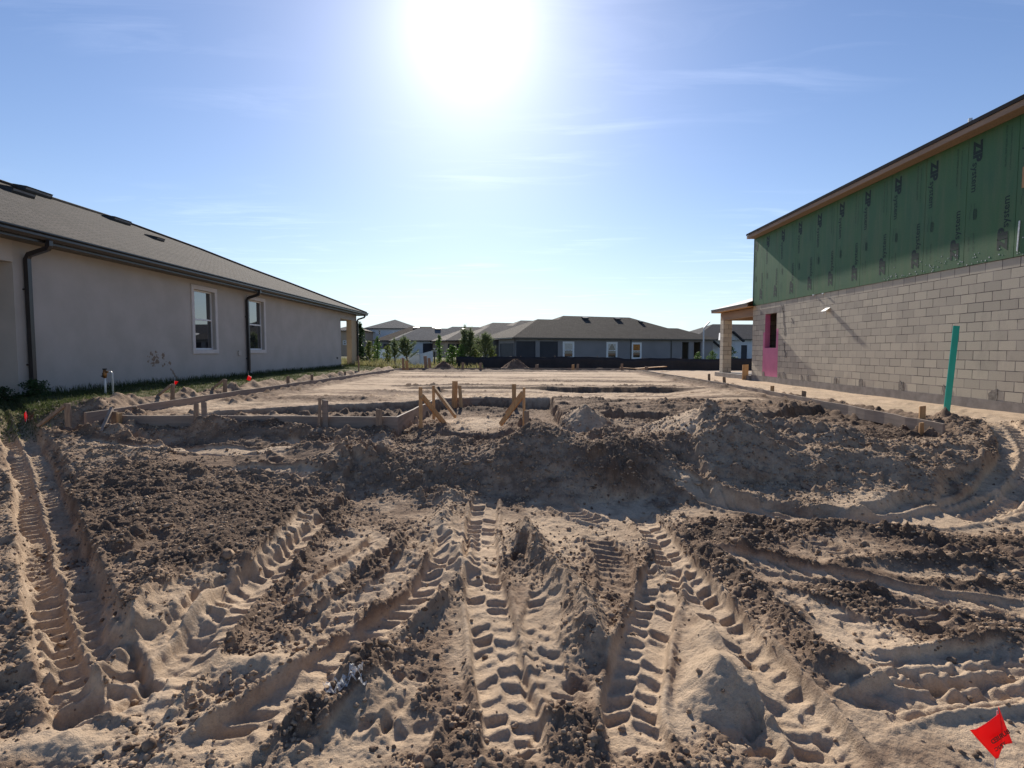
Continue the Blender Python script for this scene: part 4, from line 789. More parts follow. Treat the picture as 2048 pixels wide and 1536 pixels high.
# ================================================================ FAR HOUSES
def hip_house(name, label, px, Y_, ang, L_, Dp, eh, slope, wallm, roofm, blocks=None, group=None, base=0.0, parts=None, wins=(), opens=(), py=None):
    """corner of the eave facing us at pixel px and distance Y_; long side runs away at angle ang"""
    P0 = at(px, 690, Y_); P0 = Vector((P0.x, P0.y, 0)); u = Vector((math.cos(R(ang)), math.sin(R(ang)), 0)); v = Vector((-u.y, u.x, 0))
    W = lambda a_, b2, z_: P0 + u*a_ + v*b2 + Vector((0, 0, z_))
    th = thing(name, label, 'house', W(L_/2, Dp/2, base), group); ze = CAMZ+eh
    r = MB()
    for (a0, a1, b0, b1) in (blocks or [(0, L_, 0, Dp)]):
        h_ = min(b1-b0, a1-a0)/2; zr = ze+slope*h_
        if a1-a0 > b1-b0: R1, R2 = W(a0+h_, (b0+b1)/2, zr), W(a1-h_, (b0+b1)/2, zr)
        else: R1, R2 = W((a0+a1)/2, b0+h_, zr), W((a0+a1)/2, b1-h_, zr)
        c1, c2, c3, c4 = W(a0, b0, ze), W(a1, b0, ze), W(a1, b1, ze), W(a0, b1, ze)
        if a1-a0 > b1-b0: r.add([c1, c2, c3, c4, R1, R2], [(0, 1, 5, 4), (1, 2, 5), (2, 3, 4, 5), (3, 0, 4)])
        else: r.add([c1, c2, c3, c4, R1, R2], [(0, 1, 4), (1, 2, 5, 4), (2, 3, 5), (3, 0, 4, 5)])
    ro = r.build('roof', roofm, th)
    f = MB()
    def bx(m2, a0, a1, b0, b1, z0, z1):
        m2.add([W(a0,b0,z0),W(a1,b0,z0),W(a1,b1,z0),W(a0,b1,z0),W(a0,b0,z1),W(a1,b0,z1),W(a1,b1,z1),W(a0,b1,z1)], [(3,2,1,0),(4,5,6,7),(0,1,5,4),(1,2,6,5),(2,3,7,6),(3,0,4,7)])
    a0, a1, b0, b1 = (blocks or [(0, L_, 0, Dp)])[0]
    mxa = max(q_[1] for q_ in (blocks or [(0, L_, 0, Dp)])); mna = min(q_[0] for q_ in (blocks or [(0, L_, 0, Dp)]))
    bx(f, mna, mxa, -.02, .0-.001, ze-.16, ze+.01); bx(f, mna-.02, mna-.001, 0, b1, ze-.16, ze+.01); f.build('fascia', MT['bronze'], th)
    bw = .5; w = MB(); cuts = sorted(opens); aa = mna+bw; z0 = base-1.0
    def acut(px_): k_ = (px_-1032)/F; Pb = W(0, bw, 0); return (k_*Pb.y-Pb.x)/(u.x-k_*u.y)
    cuts = [(acut(p1), acut(p2), z2) for p1, p2, z2 in cuts]
    for (p1, p2, z2) in cuts:
        bx(w, aa, p1, bw, bw+.2, z0, ze-.1); bx(w, p1, p2, bw, bw+.2, z2, ze-.1); aa = p2
    bx(w, aa, mxa-bw, bw, bw+.2, z0, ze-.1); bx(w, mxa-bw-.2, mxa-bw, bw+.2, Dp-bw, z0, ze-.1)
    bx(w, mna+bw, mxa-bw-.2, Dp-bw-.2, Dp-bw, z0, ze-.1)
    if not parts: bx(w, mna+bw, mna+bw+.2, bw+.2, Dp-bw-.2, z0, ze-.1)
    w.build('wall', wallm, th)
    for (p1, p2, z2) in cuts:
        if parts != 'lanai' or p1 < 25*0+1e9 and p2 < (mna+mxa)*.5:
            s_ = MB(); bx(s_, p1, p2, bw+.10, bw+.12, base-.6, z2-.001); s_.build('screen', MT['screen'], th)
    for (p1, p2, y1, y2, kind) in wins:
        A1, A2 = acut(p1), acut(p2); k1 = W((A1+A2)/2, bw, 0).y/F; zt_ = CAMZ+(701-y1)*k1; zb_ = CAMZ+(701-y2)*k1; tw = (A2-A1)*.16
        o_ = MB(); bx(o_, A1, A1+tw, bw-.04, bw-.001, zb_, zt_); bx(o_, A2-tw, A2, bw-.04, bw-.001, zb_, zt_); bx(o_, A1+tw, A2-tw, bw-.04, bw-.001, zb_, zb_+tw); bx(o_, A1+tw, A2-tw, bw-.04, bw-.001, zt_-tw, zt_); bx(o_, A1+tw, A2-tw, bw-.03, bw-.001, (zb_+zt_)/2-.04, (zb_+zt_)/2+.04)
        wo_ = o_.build('window', MT['vinyl'], th)
        g = MB(); bx(g, A1+tw, A2-tw, bw-.012, bw-.002, zb_+tw, (zb_+zt_)/2-.04); g.build('pane', MT['glass_far'], wo_)
        g = MB(); bx(g, A1+tw, A2-tw, bw-.012, bw-.002, (zb_+zt_)/2+.04, zt_-tw); g.build('pane', MT['curtain' if kind == 'c' else 'orange' if kind == 'o' else 'glass_far'], wo_)
        if kind == 's':
            s_ = MB(); zz0 = (zb_+zt_)/2+.04; hh = zt_-tw-zz0; ww = (A2-A1-2*tw)
            for sx in (0, 1):
                e0 = A1+tw if sx == 0 else A2-tw; dx = ww*.42*(1 if sx == 0 else -1)
                s_.poly([W(e0, bw-.02, zt_-tw), W(e0+dx, bw-.02, zt_-tw), W(e0+dx*.4, bw-.02, zz0+hh*.35), W(e0, bw-.02, zz0)])
            s_.build('curtain', MT['curtain'], wo_)
    return th, W, bx, ro, acut, ze
def far_vent(W, ro, a_, b2, ze, slope, w_=.9):
    z_ = ze+slope*b2; v = MB(); v.add([W(a_-w_/2, b2-.3, z_-.06), W(a_+w_/2, b2-.3, z_-.06), W(a_+w_/2, b2+.3, z_+.1), W(a_-w_/2, b2+.3, z_+.1), W(a_-w_/2, b2-.3, z_+.15), W(a_+w_/2, b2-.3, z_+.15), W(a_+w_/2, b2+.3, z_+.3), W(a_-w_/2, b2+.3, z_+.3)], [(3,2,1,0),(4,5,6,7),(0,1,5,4),(1,2,6,5),(2,3,7,6),(3,0,4,7)])
    v.build('roof_vent', MT['black'], ro)
th, W, bx, ro, ac, ze = hip_house('suburban_house', 'long grey house behind the black silt fence with three white framed windows', 1025, 68, 23, 31.5, 16, 1.6, .42, MT['bggrey'], MT['shingle'],
    blocks=[(3.2, 34.2-.0, 0, 16), (0, 20, 0, 12.8), (16, 31.5+1.0, 0.0, 7.6)][:0] or [(3.2, 30.4, 0.02, 16), (0, 22, 0, 12.8), (18, 32.2, -.01, 8.0)],
    wins=((1125, 1148, 683, 717.5, 'c'), (1212, 1234, 684, 718, 's'), (1262, 1282, 685, 718.5, 'o')), opens=((1031, 1071, 2.85), (1079.5, 1115.5, 2.85), (1363, 1376, 2.9), (1386, 1400, 2.9)), parts='lanai', base=.35)
for a_ in (14.2, 19.6): far_vent(W, ro, a_, 7.0, ze, .42)
far_vent(W, ro, 23.0, 6.0, ze, .42, .5)
s_ = MB(); bx(s_, .5, .7, .5, .8, -.6, ze-.1); bx(s_, .5, .7, 5.6, 5.9, -.6, ze-.1); bx(s_, .52, .68, .8, 5.6, ze-.7, ze-.1); s_.build('corner_post', MT['bggrey'], th)
s_ = MB(); bx(s_, .58, .6, .8, 5.6, -.3, ze-.7); s_.build('screen', MT['screen'], th)
for px in (1261, 1341):
    a_ = ac(px); s_ = MB(); bx(s_, a_-.06, a_+.06, .40, .49, 0, ze-.15); s_.build('downspout', MT['bronze'], th)
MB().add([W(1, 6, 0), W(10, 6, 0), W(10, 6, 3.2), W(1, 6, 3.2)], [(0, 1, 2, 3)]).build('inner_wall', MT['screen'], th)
G = 'houses far behind the lot'
hip_house('suburban_house', 'far house with a tan grey hipped roof, just left of the centre house', 935, 84, 23, 24, 13, 1.65, .42, MT['bgtan'], MT['shingle_tan'], blocks=[(0, 20, 0, 12), (4, 26, .02, 17)], group=G, opens=((940, 952, 2.7),))
th, W, bx, ro, ac, ze = hip_house('suburban_house', 'far house with dark screened porch openings behind the tall pine saplings', 891, 88, 23, 26, 13, 1.62, .42, MT['bgtan'], MT['shingle_tan'], blocks=[(0, 22, 0, 11), (3, 26, .02, 16)], group=G, opens=((896, 910, 2.75), (913, 945, 2.75)))
th, W, bx, ro, ac, ze = hip_house('suburban_house', 'far pale house with light grey roof and black porch screen above the white fence', 838, 96, 20, 22, 12, 1.75, .42, MT['bgwhite'], MT['shingle_grey'], blocks=[(-4.5, 20, 0, 11), (1, 22, .02, 13)], group=G, opens=((846, 875, 2.95),))
far_vent(W, ro, 4.4, 5, ze, .42, 1.0); far_vent(W, ro, 9.5, 5, ze, .42, 1.0)
th, W, bx, ro, ac, ze = hip_house('suburban_house', 'far house with dark brown roof and two box vents beside the white two storey house', 745, 100, 8, 26, 13, 1.85, .42, MT['bggrey'], MT['shingle_brown'], blocks=[(0, 18, 0, 13)], group=G, opens=((749, 762, 2.9), (767, 785, 2.9)))
far_vent(W, ro, 7.6, 5.6, ze, .42, 1.2); far_vent(W, ro, 11.2, 5.6, ze, .42, 1.2)
th, W, bx, ro, ac, ze = hip_house('suburban_house', 'white two storey house far behind, rising above the brown roof', 727, 118, 6, 14, 15, 4.75, .36, MT['bgwhite'], MT['shingle_grey'], blocks=[(0, 12, 0, 14)], group=G, wins=((739, 744, 661, 671.5, 'd'), (757, 762, 660, 670, 'd')), base=0)
th, W, bx, ro, ac, ze = hip_house('suburban_house', 'tan two storey house seen through the porch opening of the grey stucco house', 660, 108, 2, 10, 13, 3.9, .34, MT['bgtan'], MT['shingle_tan'], blocks=[(0, 6.5, 0, 12)], group=G, wins=((686, 693, 681, 690, 'd'),))
th, W, bx, ro, ac, ze = hip_house('suburban_house', 'far house with dark slate roof and white gables behind the block porch column', 1386, 92, 8, 34, 16, 1.9, .40, MT['bgwhite'], MT['shingle_dark'], blocks=[(0, 34, 0, 14)], group=G, opens=((1480, 1492, 2.6),), wins=())
def gable(p1, p2, yb_, ya_, Yd, nm):
    a = at(p1, yb_, Yd); b_ = at(p2, yb_, Yd); c = at((p1+p2)/2, ya_, Yd); g = MB(); g.prism([a, b_, c], (0, 6, 0)); g.build(nm, MT['bgwhite'], th)
    g = MB(); d = .5
    for e_, s__ in ((a, -1), (b_, 1)): g.beam(Vector((e_.x+s__*.5, e_.y-.35, e_.z-.25)), Vector((c.x, c.y-.35, c.z+.12)), .7, .22)
    g.build('gable_trim', MT['shingle_dark'], th)
gable(1400, 1436, 694, 678, 86, 'gable'); gable(1446, 1480, 680, 664, 90, 'gable')
g = MB(); g.box(at(1413, 700, 86.2).x, at(1436, 700, 86.2).x, 86.2, 92.4, -.5, at(1413, 694, 86).z); g.build('garage_block', MT['bgwhite'], th)
# ================================================================ FORM BOARDS AND STAKES
rs_ = random.Random(5)
def board(a, b_, h, label, th_=.04, m_='wood_grey', cat='form board', group='form boards round the pad', nseg=14, name='form_board'):
    """a long timber on edge: top edge runs a -> b, slightly wavy, split into slight bends"""
    a = Vector(a); b_ = Vector(b_); d = (b_-a).normalized(); r = d.cross(Vector((0, 0, 1))).normalized(); mb = MB(); vs = []
    for i in range(nseg+1):
        q_ = i/nseg; c = a.lerp(b_, q_) + r*rs_.gauss(0, .006)*(0 < i < nseg) + Vector((0, 0, rs_.gauss(0, .004)))
        vs += [c-r*th_/2+Vector((0, 0, -h)), c+r*th_/2+Vector((0, 0, -h)), c+r*th_/2, c-r*th_/2]
    fs = [(0, 1, 2, 3), tuple(nseg*4+k for k in (3, 2, 1, 0))]
    for i in range(nseg):
        for k in range(4): k2 = (k+1) % 4; fs.append((i*4+k, i*4+k2, (i+1)*4+k2, (i+1)*4+k))
    o = mb.add(vs, fs).build(name, MT[m_]); tag(o, label, cat, group); return o
board((-6.75, 8.6, .735), (-6.62, 16.0, .735), .29, 'long grey form board nearest the grey house, near length'); board((-6.62, 16.03, .735), (-6.45, 23.5, .735), .29, 'middle length of the grey form board run beside the grey house')
board((-6.45, 23.53, .735), (-6.36, 31.2, .735), .29, 'far length of the grey form board run beside the grey house')
board((6.70, 8.68, .556), (6.72, 12.6, .61), .21, 'weathered form board standing free above the hollow at right'); board((6.72, 12.63, .61), (6.72, 17.5, .66), .22, 'half buried form board along the block wall side')
board((6.72, 17.6, .655), (6.75, 30, .66), .22, 'far buried form board on the block wall side')
yb = 8.78
board((at(243, 832, yb).x, yb, .665), (at(455, 832, yb).x, yb-.01, .665), .30, 'front form board left of the gap of dirt')
board((at(452, 833, yb).x, yb+.05, .655), (at(795, 835, yb).x, yb+.03, .645), .29, 'front form board right of the gap of dirt')
board((-1.93, 8.80, .63), (-1.90, 13.25, .56), .34, 'pale form board running back into the dug entry pit')
board((-1.90, 13.33, .56), (-.05, 13.33, .56), .30, 'form board across the back of the dug entry pit')
board((-6.3, 31.25, .72), (6.7, 31.2, .70), .26, 'form board across the far end of the pad')
SG = 'wooden form stakes'
def stake(top, w_=.085, t_=.022, down=.5, lean=(0, 0), label='', m_='wood_dirty', rot=0, point=False, group=SG, brk=True, cat='stake'):
    t_v = Vector(top); bt = t_v + Vector((lean[0]*down, lean[1]*down, -down)); mb = MB()
    cx, sx = math.cos(rot), math.sin(rot); r = Vector((cx, sx, 0)); n = Vector((-sx, cx, 0)); vs = []
    for p in (bt, t_v):
        for a_, c_ in ((-1, -1), (1, -1), (1, 1), (-1, 1)): vs.append(p + r*(a_*w_/2) + n*(c_*t_/2))
    if brk:
        for k in range(4, 8): vs[k] = vs[k] + Vector((rs_.gauss(0, .004), 0, rs_.gauss(0, .012)))
    o = mb.add(vs, [(3,2,1,0),(4,5,6,7),(0,1,5,4),(1,2,6,5),(2,3,7,6),(3,0,4,7)]).build('wooden_stake', MT[m_]); return tag(o, label, cat, group)
def brace(a, b_, w_=.038, h_=.075, label='', m_='wood', group='diagonal braces in the form work'):
    o = MB().beam(a, b_, w_, h_).build('wooden_brace', MT[m_]); return tag(o, label, 'brace', group)
def A(px, py, Y_): return at(px, py, Y_)
# front row
p = A(229, 823, yb-.05); stake(p, .10, .05, .5, label='thick corner stake at the left end of the front form board')
o = stake(A(238, 826, yb-.1), .03, .08, .5, label='narrow yellow stake touching the thick corner stake', m_='wood')
brace(A(224, 818, yb-.02), A(203, 866, yb-.5), .04, .09, 'grey diagonal brace propping the left corner stake', 'wood_grey')
stake(A(393, 806, yb-.06), .075, .03, .5, (.02, -.12), label='leaning left stake of the pair on the front board'); stake(A(408, 806, yb-.05), .08, .025, .42, label='upright right stake of the pair on the front board', m_='wood_grey')
stake(A(640, 797, yb-.06), .045, .04, .55, (-.03, -.05), label='narrow taller stake left of its wide partner, front board'); stake(A(650, 800, yb-.04), .085, .025, .5, label='wide grey stake beside a taller narrow one, front board', m_='wood_grey')
stake(A(758, 819, yb-.05), .105, .025, .4, label='short wide stake near the right end of the front board')
# entry pit stakes and braces
stake(A(841, 774, 9.25), .058, .038, .95, label='tallest left front stake of the entry pit', m_='wood', brk=False); brace(A(844, 792, 9.22), A(893, 852, 9.7), label='left front brace leaning down into the entry pit')
stake(A(867, 771, 11.0), .055, .038, .85, label='thin stake behind the left front brace of the entry pit', m_='wood', brk=False); brace(A(870, 778, 11.0), A(911, 833, 10.2), label='second left brace, wider, sloping right into the entry pit')
stake(A(910, 762, 13.25), .13, .03, .8, (-.03, 0), label='broad stake at the back left of the entry pit', m_='wood', brk=False); stake(A(919, 772, 13.1), .08, .03, .6, (.1, -.2), label='leaning back stake against the broad one', m_='wood')
stake(A(1028, 768, 13.25), .10, .03, .9, label='broad stake at the back right of the entry pit', m_='wood', brk=False)
stake(A(1048, 775, 9.25), .046, .038, 1.0, label='slim stake at the right front of the entry pit', m_='wood', brk=False)
brace(A(1047, 788, 9.25), A(1001, 849, 9.6), label='right front brace sloping left into the entry pit'); brace(A(1045, 786, 11.4), A(1012, 829, 11.9), .04, .09, label='rear right brace behind the slim stake')
stake(A(1053, 822, 9.1), .075, .03, .6, (.02, 0), label='dirty stake sunk at the foot of the slim one')
# stakes behind the left boards
nm = ['first', 'second', 'third', 'fourth', 'fifth', 'sixth', 'seventh', 'eighth', 'ninth', 'tenth']
LP = [(135, 808), (346, 768), (450, 758), (576, 752), (624, 749), (690, 744)]
for i, (px, py) in enumerate(LP):
    Xb = -6.84; p = onx(px, py, Xb); lx = rs_.uniform(-.1, .02)
    stake((p.x, p.y, p.z), .085, .03, .35, (lx, 0), label='%s short stake along the left form board, counted from the near end' % nm[i], m_='wood_dirty', rot=rs_.uniform(-.3, .3), group='short stakes along the left form board')
    if i in (0, 1, 2): brace((p.x-.03, p.y, p.z-.02), (p.x-.42, p.y-.05, p.z-.33), .07, .04, '%s propping board outside the left form board' % nm[i], 'wood_dirty', 'props outside the left form board')
p = onx(717, 712, -6.95); stake((p.x, p.y, p.z), .07, .03, 1.0, label='tall pale survey stake before the far corner downspout', m_='wood_dirty', group='survey stakes')
for i, (px, py, Y_) in enumerate(((806, 716, 31), (813, 722, 30.6), (850, 712, 32), (858, 716, 32.2), (926, 725, 31), (961, 726, 31), (1074, 729, 31), (1146, 729, 31), (1156, 728, 31.2), (1244, 727, 31), (1293, 733, 31))):
    p = A(px, py, Y_); stake((p.x, p.y, p.z), rs_.uniform(.12, .2), .04, p.z-.45, (rs_.uniform(-.08, .08), 0), label='%s far stake across the back of the pad, counting from the left' % (nm+['eleventh'])[i], m_='wood_dirty' if i not in (1, 7) else 'wood', group='stakes across the back of the pad')
for i, (px, py) in enumerate(((1845, 813), (1608, 782), (1545, 771), (1448, 754), (1418, 748))):
    p = onx(px, py, 6.83); stake((p.x, p.y, p.z), .09, .035, .5 if i else .42, (rs_.uniform(-.05, .1), 0), label='%s stake along the right form board, counted from the near end' % nm[i], m_='wood' if i in (0, 2) else 'wood_dirty', rot=rs_.uniform(-.4, .4), group='stakes along the right form board')
p = A(1840, 858, 8.62); stake((6.62, 9.05, .52), .06, .04, .42, label='bright stake under the free end of the right form board', m_='wood')
brace(A(1272, 737, 31.5), A(1330, 733, 33), .3, .04, 'pale plank lying flat at the back of the pad', 'wood', 'planks at the back of the pad'); brace(A(1240, 735, 31.4), A(1290, 739, 31.0), .2, .04, 'second pale plank lying across the dirt at the back', 'wood', 'planks at the back of the pad')
stake(A(1491, 729, 23.4), .25, .04, .7, label='short post left standing at the porch opening of the block house', m_='wood', group=None, cat='post')
# teal board
b0 = onz(1891, 824, .47); t0 = b0 + Vector(((1909-1892)/F*b0.y-.035, 0, 1.72)); o = MB().beam(b0-Vector((0, 0, .3)), t0, .125, .02, up=(0, 1, 0)).build('teal_plank', MT['teal'], bevel=.002)
tag(o, 'tall teal green plank standing in the sand before the block wall', 'plank')
print('teal', b0[:])
# ================================================================ FLAGS
def wire_flag(name, base, h, label, w_=.11, hh=.1, lean=(0, 0), tip=None):
    th = thing(name, label, 'flag', base, 'utility marker flags'); b_ = Vector(base); top_ = b_+Vector((lean[0], lean[1], h))
    MB().tube([b_-Vector((0, 0, .05)), top_], .0016 if h > .4 else .003, 6).build('wire', MT['galv'], th); return th, top_
# big flag lower right: cloth folded round its wire, printing seen from behind
Yf = 1.60
c = {k: at(x_, y_, Yf) for k, (x_, y_) in dict(tl=(1943, 1463), tr=(2001, 1427), tr2=(2012, 1424), br=(1993, 1519), r=(2029, 1489), mr=(2007, 1492), tr0=(2000, 1422)).items()}
gzf = gz(at(2005, 1520, Yf).x, Yf)
fb = Vector((at(2004, 1520, Yf).x, Yf+.015, gzf))
th = thing('marker_flag', 'red buried electric marker flag on a thin wire at the lower right', 'flag', fb, 'utility marker flags')
MB().tube([fb-Vector((0, 0, .05)), Vector((c['tr'].x, Yf+.012, c['tr'].z+.002))], .0016, 6).build('wire', MT['galv'], th)
nU, nV = 14, 12; vs = []; 
for j in range(nV+1):
    for i in range(nU+1):
        u, v = i/nU, j/nV; P = c['tl'].lerp(c['tr'], u).lerp(c['br'].lerp(c['mr'] + Vector((0, 0, 0)), u), v)
        # top edge tl->tr ; bottom edge br->mr
        P = P + Vector((0, -.006*math.sin(u*3.1)*math.cos(v*2) + .007*math.sin(v*4+u*2.5)*.6, 0)); 
        if u < .13: P.y += (.13-u)*.05
        vs.append(P)
fs = [(j*(nU+1)+i, j*(nU+1)+i+1, (j+1)*(nU+1)+i+1, (j+1)*(nU+1)+i) for j in range(nV) for i in range(nU)]
fl = MB().add(vs, fs).build('flag', MT['red'], th, smooth=True); md = fl.modifiers.new('thick', 'SOLIDIFY'); md.thickness = .0006
vs = []; nU2 = 6
for j in range(nV+1):
    for i in range(nU2+1):
        u, v = i/nU2, j/nV; P = c['tr0'].lerp(c['tr2'], u).lerp(c['mr'].lerp(c['r'], u), v); P = P + Vector((0, .004+.022*u-.02*u*v, 0)); vs.append(P)
fs = [(j*(nU2+1)+i, j*(nU2+1)+i+1, (j+1)*(nU2+1)+i+1, (j+1)*(nU2+1)+i) for j in range(nV) for i in range(nU2)]
f2 = MB().add(vs, fs).build('flag_fold', MT['red'], th, smooth=True); md = f2.modifiers.new('thick', 'SOLIDIFY'); md.thickness = .0006
# print: mirrored block capitals following the cloth
ex = (at(1996, 1452, Yf)-at(1973, 1466, Yf)).normalized(); ey = (at(1973, 1466, Yf)-at(1981, 1484, Yf)); ey = (ey - ex*ey.dot(ex)).normalized()
def flagtext(s, pxl, pxr, hgt):
    vs, fs = text_mesh(s, 1.0, .035); w0, m0 = wid(vs); ymin = min(v.y for v in vs); yh = max(v.y for v in vs)-ymin
    a = at(*pxl, Yf); b_ = at(*pxr, Yf); L_ = (b_-a).length; q_ = []
    for v in vs: 
        u = 1-(v.x-m0)/w0; q_.append(a + (b_-a)*u + ey*((v.y-ymin)/yh*hgt) + Vector((0, -.0115, 0)))
    return q_, fs
le = MB(); le.add(*flagtext('BURIED', (1979, 1484), (2014, 1461), .016)); le.add(*flagtext('TRIC', (1985, 1498), (2007, 1483.5), .012)); le.build('lettering', MT['ink'], fl)
# small red flags by the grey house
for (px, py, Y_, lab, pose) in ((52, 826, 8.9, 'thin red flag standing in the dark bed near the first downspout', 0), (500, 752, 15.2, 'orange red flag drooping beside the second downspout', 1), (349, 770, 13.2, 'small red flag tip on the berm behind the left form board', 2)):
    p = A(px, py, Y_); zb_ = gz(p.x, p.y); hgt = (.20, .42, .30)[pose]; th, tp = wire_flag('marker_flag', (p.x, p.y, zb_), hgt, lab, lean=((0, 0), (-.05, 0), (0, 0))[pose])
    if pose == 0: MB().prism([tp, tp+Vector((-.035, 0, -.06)), tp+Vector((-.025, 0, -.17)), tp+Vector((0, 0, -.19)), tp+Vector((.018, 0, -.1))], (0, .004, 0)).build('flag', MT['red'], th)
    elif pose == 1: MB().prism([tp+Vector((0, 0, -.12)), tp+Vector((.09, 0, -.18)), tp+Vector((.05, 0, -.28)), tp+Vector((-.05, 0, -.25))], (0, .01, 0)).build('flag', MT['red'], th)
    else: MB().prism([tp, tp+Vector((.09, 0, -.02)), tp+Vector((.02, 0, -.10)), tp+Vector((-.02, 0, -.1))], (0, .01, 0)).build('flag', MT['red'], th)
# ================================================================ IRRIGATION RISER
Y_ = 11.9; p1 = A(211, 780, Y_); p2 = A(226, 780, Y_); z_ = gz(p1.x, Y_); zt = A(226, 744, Y_).z
th = thing('irrigation_riser', 'brass valve on two white pipes standing in the grass by the grey wall', 'valve', (p1.x, Y_, z_))
MB().tube([(p2.x, Y_, z_-.1), (p2.x, Y_, zt-.03), (p2.x-.02, Y_, zt), (p2.x-.07, Y_, zt)], .020, 10).build('pipe', MT['pvc'], th, True)
MB().tube([(p1.x, Y_, z_-.1), (p1.x, Y_, zt-.12)], .020, 10).build('pipe', MT['pvc'], th, True)
MB().tube([(p2.x-.07, Y_, zt), (p1.x+.01, Y_, zt)], [.02, .026], 8).tube([(p1.x, Y_, zt-.13), (p1.x, Y_, zt-.05), (p1.x, Y_, zt+.05)], [.03, .042, .030], 10).build('valve_body', MT['brass'], th, True)
MB().tube([(p1.x, Y_, zt+.05), (p1.x, Y_, zt+.075)], .042, 10).build('cap', MT['black'], th); MB().box(p1.x-.08, p1.x-.03, Y_-.01, Y_+.01, zt-.10, zt-.08).box(p1.x-.045, p1.x-.03, Y_-.02, Y_+.02, zt-.12, zt-.02).build('test_cock', MT['black'], th)
# ================================================================ PLASTIC SCRAP
p = onz(690, 1392, .04); fb_ = (p.x, p.y, gz(p.x, p.y)); mb = MB(); rs_.seed(9); n = 16
for s_ in range(6):
    ang = rs_.uniform(-.5, 1.1); ln = rs_.uniform(.07, .15); cx, cy = p.x+rs_.uniform(-.05, .05), p.y+rs_.uniform(-.03, .03); row = []
    for i in range(n+1):
        q_ = i/n-.5; w_ = .007+.006*math.sin(i*.9+s_); x_ = cx+math.cos(ang)*q_*ln*1.4; y_ = cy+math.sin(ang)*q_*ln; zz_ = gz(x_, y_)+.014+.013*math.sin(i*1.3+s_*2)+rs_.uniform(0, .008)
        row += [(x_-math.sin(ang)*w_, y_+math.cos(ang)*w_, zz_+rs_.uniform(-.004, .012)), (x_, y_, zz_+.010*math.cos(i*2.1)), (x_+math.sin(ang)*w_, y_-math.cos(ang)*w_, zz_+rs_.uniform(-.004, .012))]
    mb.add(row, [(i*3+k, i*3+k+1, i*3+k+4, i*3+k+3) for i in range(n) for k in (0, 1)])
o = mb.build('plastic_scrap', MT['film'], smooth=True); tag(o, 'crumpled clear plastic wrap lying on the dirt near the bottom', 'plastic wrap')
# ================================================================ SILT FENCE
def silt(pts, h, label):
    mb = MB(); P = catmull(pts, 10); row = []; cum = 0
    for i, q_ in enumerate(P):
        z_ = gz(q_[0], q_[1]); wv = .05*math.sin(i*1.1)+.03*math.sin(i*2.7); sag = .03*math.sin(i*.63)+.02*math.sin(i*1.9)
        for k in range(5): v = k/4; row.append((q_[0]+wv*.2*v, q_[1]+wv*(1-v)*1.5*math.sin(v*3.1), z_-.15+(h+.15+sag)*v))
    n = len(P); mb.add(row, [(i*5+k, (i+1)*5+k, (i+1)*5+k+1, i*5+k+1) for i in range(n-1) for k in range(4)])
    th = thing('silt_fence', label, 'silt fence', (P[n//2][0], P[n//2][1], gz(P[n//2][0], P[n//2][1]))); o = mb.build('fabric', MT['silt'], th, True); md = o.modifiers.new('t', 'SOLIDIFY'); md.thickness = .01
    for i in range(0, n, 5):
        q_ = P[i]; z_ = gz(q_[0], q_[1]); MB().box(q_[0]-.02, q_[0]+.02, q_[1]+.05, q_[1]+.09, z_-.3, z_+h+.05+rs_.uniform(0, .06)).build('post', MT['wood_dirty'], th)
silt([(-3.9, 36.2), (-1.5, 36.0), (2.5, 35.6), (8, 35.3), (13, 34.8), (20, 34.4)], .72, 'long black silt fence stretched behind the pad')
# two tipped cones of dirt beyond the pad
def cone(cx, cy, r, h, label):
    n = 40; rr = 9; vs = []; z0 = gz(cx, cy)-.1; rc = random.Random(int(cx*10)+50)
    for j in range(rr+1):
        for i in range(n):
            a_ = 6.283*i/n; q_ = j/rr; w_ = 1+.10*math.sin(3*a_+cx)+.06*math.sin(7*a_); vs.append((cx+math.cos(a_)*r*q_*w_+rc.gauss(0, .02), cy+math.sin(a_)*r*q_*w_+rc.gauss(0, .02), z0+(h+.1)*(1-math.sqrt(q_*q_+.015))*1.0+rc.gauss(0, .014)))
    fs = [(j*n+i, j*n+(i+1) % n, (j+1)*n+(i+1) % n, (j+1)*n+i) for j in range(rr) for i in range(n)] + [tuple(range(n))]
    o = MB().add(vs, fs).build('dirt_pile', MT['pile'], smooth=True); tag(o, label, 'dirt pile', 'dirt piles beyond the pad')
m, t, b = new_mat('reddish dirt'); p_ = pos_node(t); t.links.new(mix(t, rng(t, noise(t, p_, 4, 5), .35, .65), (.22, .145, .10), (.13, .085, .06)), b.inputs['Base Color']); setp(b, rough=.95, spec=.1); bump(t, b, noise(t, p_, 14, 6, .7), 1.0, .06); MT['pile'] = m
p = A(1031, 735, 33); cone(p.x, 33, 1.0, .74, 'cone of dirt in front of the silt fence, right of centre'); p = A(887, 736, 33); cone(p.x, 33, .85, .58, 'reddish cone of dirt before the white fence and shrubs')
